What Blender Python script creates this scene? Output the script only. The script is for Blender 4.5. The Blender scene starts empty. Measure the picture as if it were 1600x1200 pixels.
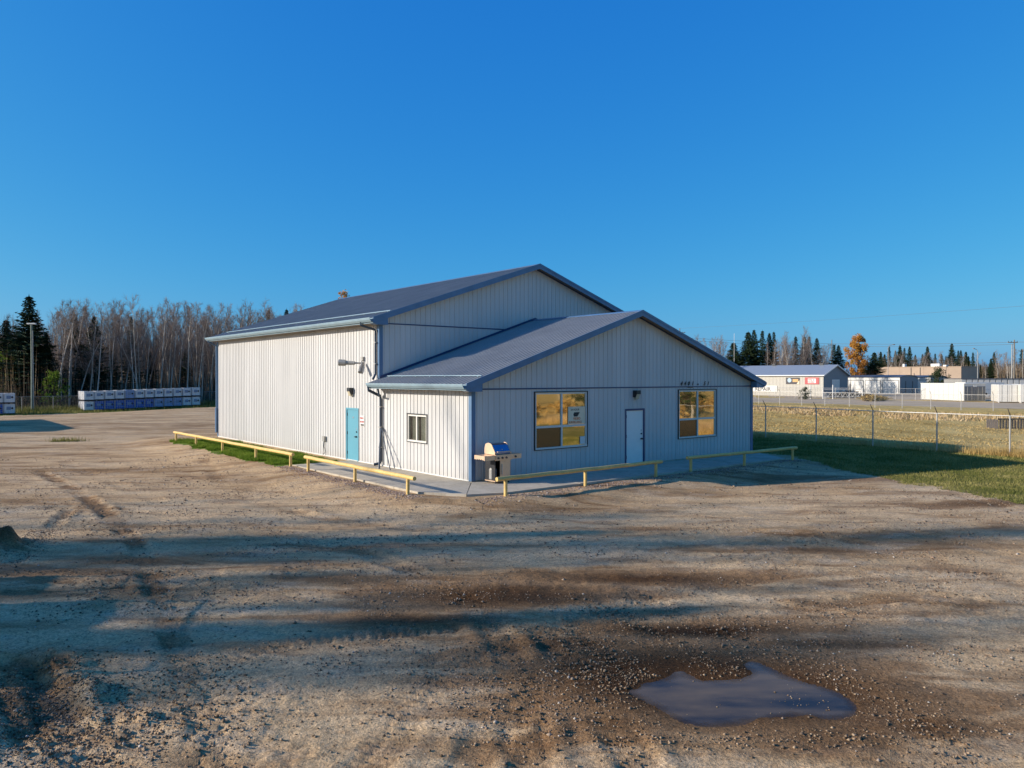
import bpy, math, random
import numpy as np
from mathutils import Vector, Matrix

R = math.radians
rng = np.random.default_rng(7)
random.seed(7)
scene = bpy.context.scene
COL = scene.collection

# ------------------------------------------------------------------ camera
F = 1195.0                      # focal length in photo pixels (1600 wide)
CAMZ = 3.3
cam_d = bpy.data.cameras.new('camera')
cam_d.sensor_width = 36.0
cam_d.lens = 36.0 * F / 1600.0
cam_d.clip_start = 0.1
cam_d.clip_end = 6000
cam = bpy.data.objects.new('camera', cam_d)
cam.location = (0, 0, CAMZ)
cam.rotation_euler = (R(90) - math.atan(10 / F), 0, 0)
COL.objects.link(cam)
scene.camera = cam

# ------------------------------------------------------------------ light
SUN_EL, SUN_AZ = 19.9, 9.7       # elevation; light travels towards +X, turned 9.7 deg towards +Y
world = bpy.data.worlds.new('World')
scene.world = world
world.use_nodes = True
nt = world.node_tree
nt.nodes.clear()
sky = nt.nodes.new('ShaderNodeTexSky')
sky.sky_type = 'NISHITA'
sky.sun_disc = False
sky.sun_elevation = R(SUN_EL)
dx, dy = -math.cos(R(SUN_AZ)), -math.sin(R(SUN_AZ))      # direction to the sun
sky.sun_rotation = math.atan2(dx, dy)
sky.altitude = 700
sky.air_density = 1.0
sky.dust_density = 1.7
sky.ozone_density = 8.0
sep = nt.nodes.new('ShaderNodeSeparateColor')
com = nt.nodes.new('ShaderNodeCombineColor')
nt.links.new(sky.outputs[0], sep.inputs[0])
SKYS = .115                       # the camera's response to this sky: one gain and gamma per channel
def mth(op, a, b):
    n = nt.nodes.new('ShaderNodeMath'); n.operation = op
    for i, v in enumerate((a, b)):
        if isinstance(v, (int, float)): n.inputs[i].default_value = v
        else: nt.links.new(v, n.inputs[i])
    return n.outputs[0]
for ch, gain, gam, lim in (('Red', 1.75, 1.5, 'MINIMUM'), ('Green', .98, .76, 'MAXIMUM'), ('Blue', .87, .27, 'MAXIMUM')):
    x = mth('MULTIPLY', sep.outputs[ch], SKYS)
    y = mth('MULTIPLY', mth('POWER', x, gam), gain)
    y = mth(lim, y, mth('MULTIPLY', x, 1.1 if ch == 'Red' else 1.0))     # near the sun the glow stays white
    nt.links.new(mth('DIVIDE', y, 1.366 * .1), com.inputs[ch])
bg = nt.nodes.new('ShaderNodeBackground')
bg.inputs['Strength'].default_value = 0.1
wo = nt.nodes.new('ShaderNodeOutputWorld')
nt.links.new(com.outputs[0], bg.inputs[0])
nt.links.new(bg.outputs[0], wo.inputs[0])

sun_d = bpy.data.lights.new('sun', 'SUN')
sun_d.energy = 4.5
sun_d.angle = R(0.55)
sun_d.color = (1.0, 0.945, 0.875)
sun = bpy.data.objects.new('sun', sun_d)
to_sun = Vector((dx * math.cos(R(SUN_EL)), dy * math.cos(R(SUN_EL)), math.sin(R(SUN_EL))))
sun.rotation_euler = to_sun.to_track_quat('Z', 'Y').to_euler()
COL.objects.link(sun)
scene.view_settings.view_transform = 'Standard'
scene.view_settings.look = 'None'
scene.view_settings.exposure = 0.45
scene.view_settings.gamma = 1
scene.view_settings.use_curve_mapping = False
scene.cycles.max_bounces = 6
scene.cycles.transparent_max_bounces = 12

# ------------------------------------------------------------------ helpers
P0 = Vector((-1.27, 24.05, 0))          # nearest corner of the building
U = Vector((.775, .632, 0)).normalized()
V = Vector((-U.y, U.x, 0))
ROT = math.atan2(U.y, U.x)

def W(s, t, z=0.0):
    return P0 + U * s + V * t + Vector((0, 0, z))

def st(x, y):
    rx, ry = x - P0.x, y - P0.y
    return rx * U.x + ry * U.y, rx * V.x + ry * V.y

def G(px, py, h=0.0):
    Y = (CAMZ - h) * F / (py - 590.0)
    return Vector(((px - 800) / F * Y, Y, h))

def at(px, Y, z=0.0):
    return Vector(((px - 800) / F * Y, Y, z))

def zof(py, Y):
    return CAMZ - (py - 590.0) / F * Y


class MB:
    """collects geometry of ONE part"""
    def __init__(self):
        self.v = []; self.f = []

    def add(self, vs, fs):
        n = len(self.v)
        self.v.extend([tuple(p) for p in vs])
        self.f.extend([tuple(i + n for i in q) for q in fs])
        return self

    def box(self, x0, x1, y0, y1, z0, z1, m=None, bev=0.0):
        if bev > 0:
            b = min(bev, (x1 - x0) * .45, (y1 - y0) * .45)
            ring = [(x0 + b, y0), (x1 - b, y0), (x1, y0 + b), (x1, y1 - b), (x1 - b, y1), (x0 + b, y1), (x0, y1 - b), (x0, y0 + b)]
            vs = [(x, y, z0) for x, y in ring] + [(x, y, z1) for x, y in ring]
            n = 8
            fs = [tuple(range(n - 1, -1, -1)), tuple(range(n, 2 * n))] + [(i, (i + 1) % n, n + (i + 1) % n, n + i) for i in range(n)]
        else:
            vs = [(x, y, z) for z in (z0, z1) for x, y in ((x0, y0), (x1, y0), (x1, y1), (x0, y1))]
            fs = [(3, 2, 1, 0), (4, 5, 6, 7), (0, 1, 5, 4), (1, 2, 6, 5), (2, 3, 7, 6), (3, 0, 4, 7)]
        if m is not None:
            vs = [m @ Vector(p) for p in vs]
        return self.add(vs, fs)

    def tube(self, pts, r, n=8, cap=True):
        pts = [Vector(p) for p in pts]
        rs = r if isinstance(r, (list, tuple)) else [r] * len(pts)
        vs = []
        prev = None
        for i, p in enumerate(pts):
            d = (pts[min(i + 1, len(pts) - 1)] - pts[max(i - 1, 0)])
            d = d.normalized() if d.length > 1e-9 else Vector((0, 0, 1))
            if prev is None:
                a = d.orthogonal().normalized()
            else:
                a = (prev - d * prev.dot(d))
                a = a.normalized() if a.length > 1e-6 else d.orthogonal().normalized()
            prev = a
            b = d.cross(a)
            for k in range(n):
                an = 2 * math.pi * (k + .5) / n
                vs.append(p + a * (math.cos(an) * rs[i]) + b * (math.sin(an) * rs[i]))
        fs = []
        for i in range(len(pts) - 1):
            for k in range(n):
                k2 = (k + 1) % n
                fs.append((i * n + k, i * n + k2, (i + 1) * n + k2, (i + 1) * n + k))
        if cap:
            fs.append(tuple(range(n - 1, -1, -1)))
            fs.append(tuple((len(pts) - 1) * n + k for k in range(n)))
        return self.add(vs, fs)

    def prism(self, poly, fn, a, b):
        """poly (2D) extruded from a to b; fn(p, q, depth) -> xyz"""
        n = len(poly)
        vs = [fn(p, q, a) for p, q in poly] + [fn(p, q, b) for p, q in poly]
        fs = [tuple(range(n)), tuple(range(2 * n - 1, n - 1, -1))] + [(i + n, (i + 1) % n + n, (i + 1) % n, i) for i in range(n)]
        return self.add(vs, fs)

    def build(self, name, mat, parent=None, smooth=False, loc=None):
        me = bpy.data.meshes.new(name)
        me.from_pydata(self.v, [], self.f)
        me.update()
        if smooth:
            me.shade_smooth() if hasattr(me, 'shade_smooth') else None
        if mat is not None:
            me.materials.append(mat)
        o = bpy.data.objects.new(name, me)
        COL.objects.link(o)
        if parent is not None:
            o.parent = parent
        if loc is not None:
            o.location = loc
        return o


def tag(o, label=None, cat=None, group=None, kind=None):
    if label: o['label'] = label
    if cat: o['category'] = cat
    if group: o['group'] = group
    if kind: o['kind'] = kind
    return o

def thing(name, loc=(0, 0, 0), rz=0.0, label=None, cat=None, group=None):
    o = bpy.data.objects.new(name, None)
    o.empty_display_size = .3
    o.location = loc
    o.rotation_euler = (0, 0, rz)
    COL.objects.link(o)
    return tag(o, label, cat, group)

def link_mesh(name, me, parent=None, loc=None, rot=None):
    o = bpy.data.objects.new(name, me)
    COL.objects.link(o)
    if parent is not None: o.parent = parent
    if loc is not None: o.location = loc
    if rot is not None: o.rotation_euler = rot
    return o

def kids(o):
    return KIDS.get(o.name) or [c for c in COL.objects if c.parent == o]

KIDS = {}
def copy_thing(root, loc, rz, label=None, scale=None, group=None):
    if root.name not in KIDS:
        KIDS[root.name] = [(c, [g for g in COL.objects if g.parent == c]) for c in COL.objects if c.parent == root]
    r = root.copy(); COL.objects.link(r)
    r.location = loc; r.rotation_euler = (0, 0, rz)
    if scale is not None: r.scale = (scale, scale, scale) if not hasattr(scale, '__len__') else scale
    if label: r['label'] = label
    if group: r['group'] = group
    for c, gs in KIDS[root.name]:
        d = c.copy(); COL.objects.link(d); d.parent = r
        for g in gs:
            e = g.copy(); COL.objects.link(e); e.parent = d
    return r

def np_mesh(name, verts, faces, mat, smooth=False):
    """verts Nx3, faces Mx3 or Mx4 arrays"""
    me = bpy.data.meshes.new(name)
    nv, nf, k = len(verts), len(faces), faces.shape[1]
    me.vertices.add(nv)
    me.vertices.foreach_set('co', np.asarray(verts, dtype=np.float32).ravel())
    me.loops.add(nf * k)
    me.loops.foreach_set('vertex_index', np.asarray(faces, dtype=np.int32).ravel())
    me.polygons.add(nf)
    me.polygons.foreach_set('loop_start', np.arange(0, nf * k, k, dtype=np.int32))
    me.polygons.foreach_set('loop_total', np.full(nf, k, dtype=np.int32))
    if smooth:
        me.polygons.foreach_set('use_smooth', np.ones(nf, dtype=bool))
    me.update(calc_edges=True)
    if mat: me.materials.append(mat)
    return me

# ------------------------------------------------------------------ materials
def mat_new(name):
    m = bpy.data.materials.new(name)
    m.use_nodes = True
    return m, m.node_tree, m.node_tree.nodes['Principled BSDF']

def nd(t, typ, **kw):
    n = t.nodes.new(typ)
    for k, v in kw.items():
        setattr(n, k, v)
    return n

def ramp(t, src, stops):
    r = nd(t, 'ShaderNodeValToRGB')
    e = r.color_ramp.elements
    while len(e) < len(stops): e.new(.5)
    for el, (p, c) in zip(e, stops):
        el.position = p
        el.color = (*c, 1) if len(c) == 3 else c
    t.links.new(src, r.inputs[0])
    return r

def mix(t, a, b, fac, mode='MIX'):
    m = nd(t, 'ShaderNodeMix', data_type='RGBA', blend_type=mode)
    for k, v in (('A', a), ('B', b), ('Factor', fac)):
        if hasattr(v, 'default_value') or hasattr(v, 'is_linked'):
            t.links.new(v, m.inputs[k])
        elif k == 'Factor':
            m.inputs[k].default_value = v
        else:
            m.inputs[k].default_value = (*v, 1)
    return m.outputs['Result']

def noise(t, scale, detail=3, rough=.55, vec=None, dist=0.0):
    n = nd(t, 'ShaderNodeTexNoise')
    n.inputs['Scale'].default_value = scale
    n.inputs['Detail'].default_value = detail
    n.inputs['Roughness'].default_value = rough
    n.inputs['Distortion'].default_value = dist
    if vec is not None: t.links.new(vec, n.inputs['Vector'])
    return n

def coords(t, kind='Object', scale=(1, 1, 1), rz=0.0):
    c = nd(t, 'ShaderNodeTexCoord')
    m = nd(t, 'ShaderNodeMapping')
    m.inputs['Scale'].default_value = scale
    m.inputs['Rotation'].default_value = (0, 0, rz)
    t.links.new(c.outputs[kind], m.inputs['Vector'])
    return m.outputs[0]

ALB = (1.0, .93, .83)
def paint(name, col, rough=.45, metal=0.0, var=.12, nscale=3.0, bump=0.0, bscale=40, dirt=None, spec=.5):
    if metal < .5: col = tuple(c_ * a_ for c_, a_ in zip(col, ALB))
    if dirt: dirt = (tuple(c_ * a_ for c_, a_ in zip(dirt[0], ALB)), dirt[1])
    m, t, b = mat_new(name)
    v = coords(t)
    n = noise(t, nscale, 4, vec=v)
    lo = tuple(c * (1 - var) for c in col); hi = tuple(min(1, c * (1 + var)) for c in col)
    c = ramp(t, n.outputs['Fac'], [(.3, lo), (.7, hi)]).outputs['Color']
    if dirt:
        n2 = noise(t, nscale * 4.3, 5, .65, vec=v)
        r2 = ramp(t, n2.outputs['Fac'], [(.52, (0, 0, 0)), (.75, (1, 1, 1))])
        ml = nd(t, 'ShaderNodeMath', operation='MULTIPLY'); ml.inputs[1].default_value = dirt[1]
        t.links.new(r2.outputs['Color'], ml.inputs[0])
        c = mix(t, c, dirt[0], ml.outputs[0])
    t.links.new(c, b.inputs['Base Color'])
    b.inputs['Roughness'].default_value = rough
    b.inputs['Metallic'].default_value = metal
    b.inputs['Specular IOR Level'].default_value = spec
    if bump:
        nb = noise(t, bscale, 3, vec=v)
        bp = nd(t, 'ShaderNodeBump'); bp.inputs['Strength'].default_value = bump; bp.inputs['Distance'].default_value = .01
        t.links.new(nb.outputs['Fac'], bp.inputs['Height'])
        t.links.new(bp.outputs[0], b.inputs['Normal'])
    return m

def island_mat(name, stops, rough=.8, var_scale=0.0, spec=.08, trans=0.0):
    """colour from Random Per Island, blended with a large noise"""
    stops = [(p_, tuple(c_ * a_ for c_, a_ in zip(q_, ALB))) for p_, q_ in stops]
    m, t, b = mat_new(name)
    g = nd(t, 'ShaderNodeNewGeometry')
    src = g.outputs['Random Per Island']
    if var_scale:
        v = coords(t, 'Object')
        n = noise(t, var_scale, 3, vec=v)
        a = nd(t, 'ShaderNodeMath', operation='MULTIPLY_ADD')
        a.inputs[1].default_value = .45
        t.links.new(src, a.inputs[0])
        m2 = nd(t, 'ShaderNodeMath', operation='MULTIPLY_ADD'); m2.inputs[1].default_value = 1.3; m2.inputs[2].default_value = -.4
        t.links.new(n.outputs['Fac'], m2.inputs[0])
        t.links.new(m2.outputs[0], a.inputs[2])
        src = a.outputs[0]
    r = ramp(t, src, stops)
    t.links.new(r.outputs['Color'], b.inputs['Base Color'])
    b.inputs['Roughness'].default_value = rough
    b.inputs['Specular IOR Level'].default_value = spec
    if trans:
        tr = nd(t, 'ShaderNodeBsdfTranslucent')
        t.links.new(r.outputs['Color'], tr.inputs['Color'])
        ms = nd(t, 'ShaderNodeMixShader'); ms.inputs[0].default_value = trans
        out = t.nodes['Material Output']
        t.links.new(b.outputs[0], ms.inputs[1]); t.links.new(tr.outputs[0], ms.inputs[2])
        t.links.new(ms.outputs[0], out.inputs[0])
    return m

M = {}
def siding_mat():
    m, t, b = mat_new('white_siding')
    v = coords(t, 'Object', (1, 1, .25))
    n1 = noise(t, 1.2, 4, .6, vec=v)
    c = ramp(t, n1.outputs['Fac'], [(.3, (.525, .495, .45)), (.7, (.58, .55, .50))]).outputs['Color']
    oi = nd(t, 'ShaderNodeObjectInfo')
    c = mix(t, c, ramp(t, oi.outputs['Random'], [(0, (.94, .94, .935)), (1, (1.05, 1.05, 1.05))]).outputs['Color'], 1.0, 'MULTIPLY')
    # grime splashed up from the ground
    co = nd(t, 'ShaderNodeTexCoord'); sp = nd(t, 'ShaderNodeSeparateXYZ')
    t.links.new(co.outputs['Object'], sp.inputs[0])
    n2 = noise(t, 3.5, 5, .7, vec=coords(t, 'Object'))
    ad = nd(t, 'ShaderNodeMath', operation='MULTIPLY_ADD'); ad.inputs[1].default_value = -1.1; ad.inputs[2].default_value = .45
    t.links.new(sp.outputs['Z'], ad.inputs[0])
    mu = nd(t, 'ShaderNodeMath', operation='MULTIPLY'); mu.use_clamp = True
    t.links.new(ad.outputs[0], mu.inputs[0]); t.links.new(n2.outputs['Fac'], mu.inputs[1])
    c = mix(t, c, (.32, .27, .21), mu.outputs[0])
    n3 = noise(t, 9, 4, .7, vec=coords(t, 'Object', (1, 1, .08)))
    r3 = ramp(t, n3.outputs['Fac'], [(.55, (0, 0, 0)), (.8, (.25, .25, .25))])
    c = mix(t, c, (.38, .37, .34), r3.outputs['Color'])
    t.links.new(c, b.inputs['Base Color'])
    b.inputs['Roughness'].default_value = .42
    bp = nd(t, 'ShaderNodeBump'); bp.inputs['Strength'].default_value = .25; bp.inputs['Distance'].default_value = .004
    nb = noise(t, 6, 2, vec=coords(t, 'Object', (1, 1, .5)))
    t.links.new(nb.outputs['Fac'], bp.inputs['Height']); t.links.new(bp.outputs[0], b.inputs['Normal'])
    return m
M['siding'] = siding_mat()
M['trim'] = paint('blue_trim_paint', (.09, .18, .325), .38, var=.14, nscale=2.2, dirt=((.13, .19, .27), .35))
M['trim_dark'] = paint('dark_blue_paint', (.025, .045, .14), .35, var=.1)
M['gutter'] = paint('faded_sunlit_gutter', (.24, .35, .43), .35, var=.08, dirt=((.30, .32, .30), .4))  # faded trim paint, lightened so the colour carries the sunlit eave side
M['roof'] = paint('blue_grey_roof', (.30, .315, .335), .5, metal=0, var=.08, nscale=.8, dirt=((.22, .24, .27), .5), spec=.18)
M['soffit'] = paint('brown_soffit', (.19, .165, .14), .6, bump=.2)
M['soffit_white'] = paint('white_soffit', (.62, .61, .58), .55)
M['downspout'] = paint('slate_downspout', (.035, .055, .085), .4)
M['concrete'] = paint('concrete', (.47, .43, .36), .95, var=.14, nscale=1.4, bump=.35, bscale=60, dirt=((.27, .22, .16), .65), spec=.1)
M['vinyl'] = paint('white_vinyl', (.70, .69, .66), .4, var=.04)
M['dark'] = paint('dark_bronze', (.02, .022, .025), .45)
M['black'] = paint('black_plastic', (.012, .012, .014), .5)
M['lamp_glass'] = paint('frosted_lamp_glass', (.55, .50, .38), .25)
M['door_blue'] = paint('turquoise_door_paint', (.11, .33, .44), .4, var=.06, nscale=1.2)
M['door_white'] = paint('white_door_paint', (.84, .84, .82), .4, var=.03)
M['steel'] = paint('galvanised_steel', (.42, .43, .44), .35, metal=.7, var=.15)
M['steel_dull'] = paint('weathered_galvanised', (.36, .36, .35), .55, metal=.3, var=.15)
M['grey'] = paint('grey_plastic', (.22, .22, .22), .5)
M['yellow'] = paint('yellow_rail_paint', (.70, .49, .165), .6, var=.16, nscale=6, bump=.5, bscale=70, dirt=((.34, .25, .13), .7))
M['red'] = paint('red_print', (.50, .05, .07), .5)
M['white'] = paint('white_paint', (.74, .74, .72), .5, var=.05, dirt=((.50, .47, .42), .4))
M['ink'] = paint('black_ink', (.015, .015, .018), .5)
M['orange_ink'] = paint('orange_ink', (.65, .16, .03), .5)
M['paper'] = paint('paper', (.85, .72, .52), .8, var=.05)
M['stainless'] = paint('stainless_steel', (.72, .50, .32), .45, metal=.6, var=.06, nscale=8)  # peach base colour carries the reflection of the sunlit field
M['lid'] = paint('glossy_steel_lid', (.26, .30, .42), .12, metal=.95, var=.05)
M['wood_pole'] = paint('weathered_pole_wood', (.20, .18, .15), .85, var=.25, nscale=5, bump=.4)
M['green_pole'] = paint('treated_green_pole', (.15, .19, .16), .8, var=.2, nscale=4)
M['rubber'] = paint('tyre_rubber', (.02, .02, .022), .8)
M['rust'] = paint('weathered_boards', (.10, .085, .08), .85, var=.35, nscale=7, bump=.5)

def glass_mats():
    # bronze-tinted mirror-like glass for the office windows
    m, t, b = mat_new('bronze_mirror_glass')
    n = noise(t, .9, 3, vec=coords(t, 'Object'))
    c = ramp(t, n.outputs['Fac'], [(.3, (.66, .52, .35)), (.7, (.80, .66, .47))])
    t.links.new(c.outputs['Color'], b.inputs['Base Color'])
    b.inputs['Metallic'].default_value = 1.0
    b.inputs['Roughness'].default_value = .03
    bp = nd(t, 'ShaderNodeBump'); bp.inputs['Strength'].default_value = .1; bp.inputs['Distance'].default_value = .02
    nb = noise(t, 1.6, 1, vec=coords(t, 'Object')); t.links.new(nb.outputs['Fac'], bp.inputs['Height'])
    t.links.new(bp.outputs[0], b.inputs['Normal'])
    M['mirror'] = m
    m, t, b = mat_new('screened_glass')
    b.inputs['Base Color'].default_value = (.16, .12, .08, 1)
    b.inputs['Metallic'].default_value = .9
    b.inputs['Roughness'].default_value = .22
    M['screen'] = m
    m, t, b = mat_new('clear_glass')
    b.inputs['Base Color'].default_value = (.9, .95, .95, 1)
    b.inputs['Roughness'].default_value = .03
    tr = nd(t, 'ShaderNodeBsdfTransparent'); tr.inputs[0].default_value = (.84, .86, .84, 1)
    gl = nd(t, 'ShaderNodeBsdfGlossy'); gl.inputs['Roughness'].default_value = .03
    fr = nd(t, 'ShaderNodeFresnel'); fr.inputs['IOR'].default_value = 1.7
    ms = nd(t, 'ShaderNodeMixShader')
    ms.inputs[0].default_value = .14; t.links.new(tr.outputs[0], ms.inputs[1]); t.links.new(gl.outputs[0], ms.inputs[2])
    t.links.new(ms.outputs[0], t.nodes['Material Output'].inputs[0])
    M['glass'] = m
glass_mats()

def gravel_mat():
    m, t, b = mat_new('gravel_yard')
    pos = nd(t, 'ShaderNodeNewGeometry').outputs['Position']
    def mp(scale, rz=0):
        mm = nd(t, 'ShaderNodeMapping'); mm.inputs['Scale'].default_value = scale; mm.inputs['Rotation'].default_value = (0, 0, rz)
        t.links.new(pos, mm.inputs['Vector']); return mm.outputs[0]
    big = noise(t, .22, 5, .6, vec=mp((.55, 1.5, 1), .18), dist=.6)
    mid = noise(t, .75, 7, .66, vec=mp((.45, 1.5, 1), .22), dist=.7)
    fine = noise(t, 34, 4, .75, vec=mp((1, 1, 1)))
    spk = noise(t, 11, 6, .8, vec=mp((1, 1, 1)))
    grit = nd(t, 'ShaderNodeTexVoronoi'); grit.inputs['Scale'].default_value = 42
    t.links.new(mp((1, 1, 1)), grit.inputs['Vector'])
    c = ramp(t, big.outputs['Fac'], [(.30, (.36, .215, .10)), (.46, (.60, .395, .205)), (.68, (.72, .505, .285))]).outputs['Color']
    rust = noise(t, 2.2, 6, .72, vec=mp((.5, 1.6, 1), .1))
    c = mix(t, c, (.36, .185, .08), ramp(t, rust.outputs['Fac'], [(.54, (0, 0, 0)), (.74, (.6, .6, .6))]).outputs['Color'])
    grey = noise(t, 1.3, 6, .7, vec=mp((.6, 1.4, 1), -.2))
    c = mix(t, c, (.56, .43, .29), ramp(t, grey.outputs['Fac'], [(.50, (0, 0, 0)), (.70, (.65, .65, .65))]).outputs['Color'])
    gg = ramp(t, fine.outputs['Fac'], [(.32, (.45, .45, .45)), (.5, (1, 1, 1)), (.7, (1.35, 1.33, 1.3))])
    c = mix(t, c, gg.outputs['Color'], .85, 'MULTIPLY')
    g2 = ramp(t, spk.outputs['Fac'], [(.34, (.55, .53, .52)), (.5, (1, 1, 1)), (.68, (1.22, 1.22, 1.22))])
    c = mix(t, c, g2.outputs['Color'], .8, 'MULTIPLY')
    vs = ramp(t, grit.outputs['Color'], [(.1, (.72, .72, .72)), (.9, (1.2, 1.2, 1.2))])
    c = mix(t, c, vs.outputs['Color'], .7, 'MULTIPLY')
    at_ = nd(t, 'ShaderNodeAttribute'); at_.attribute_name = 'damp_shade'
    # moisture: broad patches plus the attribute (tracks, puddle rim, painted tree shade, packed dry lanes are negative)
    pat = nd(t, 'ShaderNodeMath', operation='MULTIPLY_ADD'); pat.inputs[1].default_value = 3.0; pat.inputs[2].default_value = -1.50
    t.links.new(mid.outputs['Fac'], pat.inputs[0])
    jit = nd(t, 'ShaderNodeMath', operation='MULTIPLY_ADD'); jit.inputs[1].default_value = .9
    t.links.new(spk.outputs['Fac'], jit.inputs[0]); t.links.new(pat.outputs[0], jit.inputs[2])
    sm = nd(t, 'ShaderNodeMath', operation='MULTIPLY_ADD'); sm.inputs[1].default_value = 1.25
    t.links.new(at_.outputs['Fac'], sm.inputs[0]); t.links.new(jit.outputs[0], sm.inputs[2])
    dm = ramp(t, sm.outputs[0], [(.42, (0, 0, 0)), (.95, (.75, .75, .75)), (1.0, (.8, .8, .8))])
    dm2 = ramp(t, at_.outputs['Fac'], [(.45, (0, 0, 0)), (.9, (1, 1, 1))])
    wet = mix(t, c, (.36, .275, .215), 1.0, 'MULTIPLY')  # also darkens the patches of painted tree shade
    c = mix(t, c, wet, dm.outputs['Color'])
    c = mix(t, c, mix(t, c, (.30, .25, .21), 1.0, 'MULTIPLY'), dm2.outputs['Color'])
    t.links.new(c, b.inputs['Base Color'])
    rr = nd(t, 'ShaderNodeMapRange'); rr.inputs['To Min'].default_value = .92; rr.inputs['To Max'].default_value = .8
    t.links.new(dm.outputs['Color'], rr.inputs['Value']); t.links.new(rr.outputs[0], b.inputs['Roughness'])
    b.inputs['Specular IOR Level'].default_value = .06
    bp = nd(t, 'ShaderNodeBump'); bp.inputs['Strength'].default_value = .9; bp.inputs['Distance'].default_value = .035
    h = nd(t, 'ShaderNodeMath', operation='MULTIPLY_ADD'); h.inputs[1].default_value = .6
    n8 = noise(t, 9, 5, .7, vec=mp((1, 1, 1)))
    t.links.new(fine.outputs['Fac'], h.inputs[0]); t.links.new(n8.outputs['Fac'], h.inputs[2])
    t.links.new(h.outputs[0], bp.inputs['Height']); t.links.new(bp.outputs[0], b.inputs['Normal'])
    return m
M['gravel'] = gravel_mat()

def ground_mat(name, stops, s1=.3, s2=4.0, bump=.8, bdist=.08, stretch=(1, 1, 1)):
    stops = [(p_, tuple(c_ * a_ for c_, a_ in zip(q_, ALB))) for p_, q_ in stops]
    m, t, b = mat_new(name)
    pos = nd(t, 'ShaderNodeNewGeometry').outputs['Position']
    mm = nd(t, 'ShaderNodeMapping'); mm.inputs['Scale'].default_value = stretch; mm.inputs['Rotation'].default_value = (0, 0, -ROT)
    t.links.new(pos, mm.inputs['Vector'])
    n1 = noise(t, s1, 6, .65, vec=mm.outputs[0]); n2 = noise(t, s2, 5, .75, vec=mm.outputs[0])
    a = nd(t, 'ShaderNodeMath', operation='MULTIPLY_ADD'); a.inputs[1].default_value = .55
    b2 = nd(t, 'ShaderNodeMath', operation='MULTIPLY'); b2.inputs[1].default_value = .5
    t.links.new(n2.outputs['Fac'], b2.inputs[0]); t.links.new(n1.outputs['Fac'], a.inputs[0]); t.links.new(b2.outputs[0], a.inputs[2])
    r = ramp(t, a.outputs[0], stops)
    t.links.new(r.outputs['Color'], b.inputs['Base Color'])
    b.inputs['Roughness'].default_value = 1.0; b.inputs['Specular IOR Level'].default_value = .02
    bp = nd(t, 'ShaderNodeBump'); bp.inputs['Strength'].default_value = bump; bp.inputs['Distance'].default_value = bdist
    t.links.new(n2.outputs['Fac'], bp.inputs['Height']); t.links.new(bp.outputs[0], b.inputs['Normal'])
    return m
M['lawn'] = ground_mat('lawn', [(.35, (.10, .115, .03)), (.5, (.19, .18, .055)), (.65, (.34, .28, .115))], .35, 5, stretch=(2.2, .8, 1))
M['field'] = ground_mat('dry_field', [(.36, (.27, .175, .055)), (.5, (.50, .36, .13)), (.66, (.64, .49, .21))], .12, 1.6, bdist=.12, stretch=(2.5, .6, 1))
M['strip'] = ground_mat('green_strip', [(.35, (.07, .11, .02)), (.6, (.15, .22, .04)), (.7, (.22, .2, .08))], .6, 7)
M['forest_floor'] = ground_mat('leaf_litter', [(.35, (.035, .03, .02)), (.6, (.08, .065, .04)), (.7, (.06, .08, .03))], .5, 3)
M['road'] = ground_mat('road_surface', [(.35, (.36, .28, .195)), (.5, (.46, .375, .275)), (.65, (.55, .455, .345))], .2, 6, bump=.3, bdist=.03)

# ------------------------------------------------------------------ value noise (numpy)
_tab = rng.random((256, 256))
def vnoise(x, y):
    xi = np.floor(x).astype(int); yi = np.floor(y).astype(int)
    fx = x - xi; fy = y - yi
    fx = fx * fx * (3 - 2 * fx); fy = fy * fy * (3 - 2 * fy)
    a = _tab[xi & 255, yi & 255]; b = _tab[(xi + 1) & 255, yi & 255]
    c = _tab[xi & 255, (yi + 1) & 255]; d = _tab[(xi + 1) & 255, (yi + 1) & 255]
    return (a * (1 - fx) + b * fx) * (1 - fy) + (c * (1 - fx) + d * fx) * fy - .5
def fbm(x, y, f, o=4, g=.5):
    r = 0; a = 1
    for i in range(o):
        r = r + a * vnoise(x * f + 17.3 * i, y * f - 9.1 * i); f *= 2.03; a *= g
    return r
def sstep(a, b, x):
    k = np.clip((x - a) / (b - a), 0, 1)
    return k * k * (3 - 2 * k)

def poly_dist(x, y, pts):
    """distance to polyline and the arc length there"""
    best = np.full(x.shape, 1e9); arc = np.zeros(x.shape); acc = 0; side = np.zeros(x.shape)
    for (ax, ay), (bx, by) in zip(pts[:-1], pts[1:]):
        L = math.hypot(bx - ax, by - ay); ex, ey = (bx - ax) / L, (by - ay) / L
        k = np.clip((x - ax) * ex + (y - ay) * ey, 0, L)
        d = np.hypot(x - ax - k * ex, y - ay - k * ey)
        m = d < best
        best = np.where(m, d, best); arc = np.where(m, acc + k, arc)
        side = np.where(m, (x - ax) * -ey + (y - ay) * ex, side)
        acc += L
    return best, arc, side

def gp(*pp, h=-.25):
    return [(G(a, b, h).x, G(a, b, h).y) for a, b in pp]

def smooth_poly(pts, n=8):
    pts = [np.array(p) for p in pts]
    out = []
    P = [pts[0] * 2 - pts[1]] + pts + [pts[-1] * 2 - pts[-2]]
    for i in range(1, len(P) - 2):
        for k in range(n):
            t_ = k / n
            a, b, c, d = P[i - 1], P[i], P[i + 1], P[i + 2]
            out.append(tuple(.5 * ((2 * b) + (c - a) * t_ + (2 * a - 5 * b + 4 * c - d) * t_ ** 2 + (3 * b - a - 3 * c + d) * t_ ** 3)))
    out.append(tuple(pts[-1]))
    return out

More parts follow.
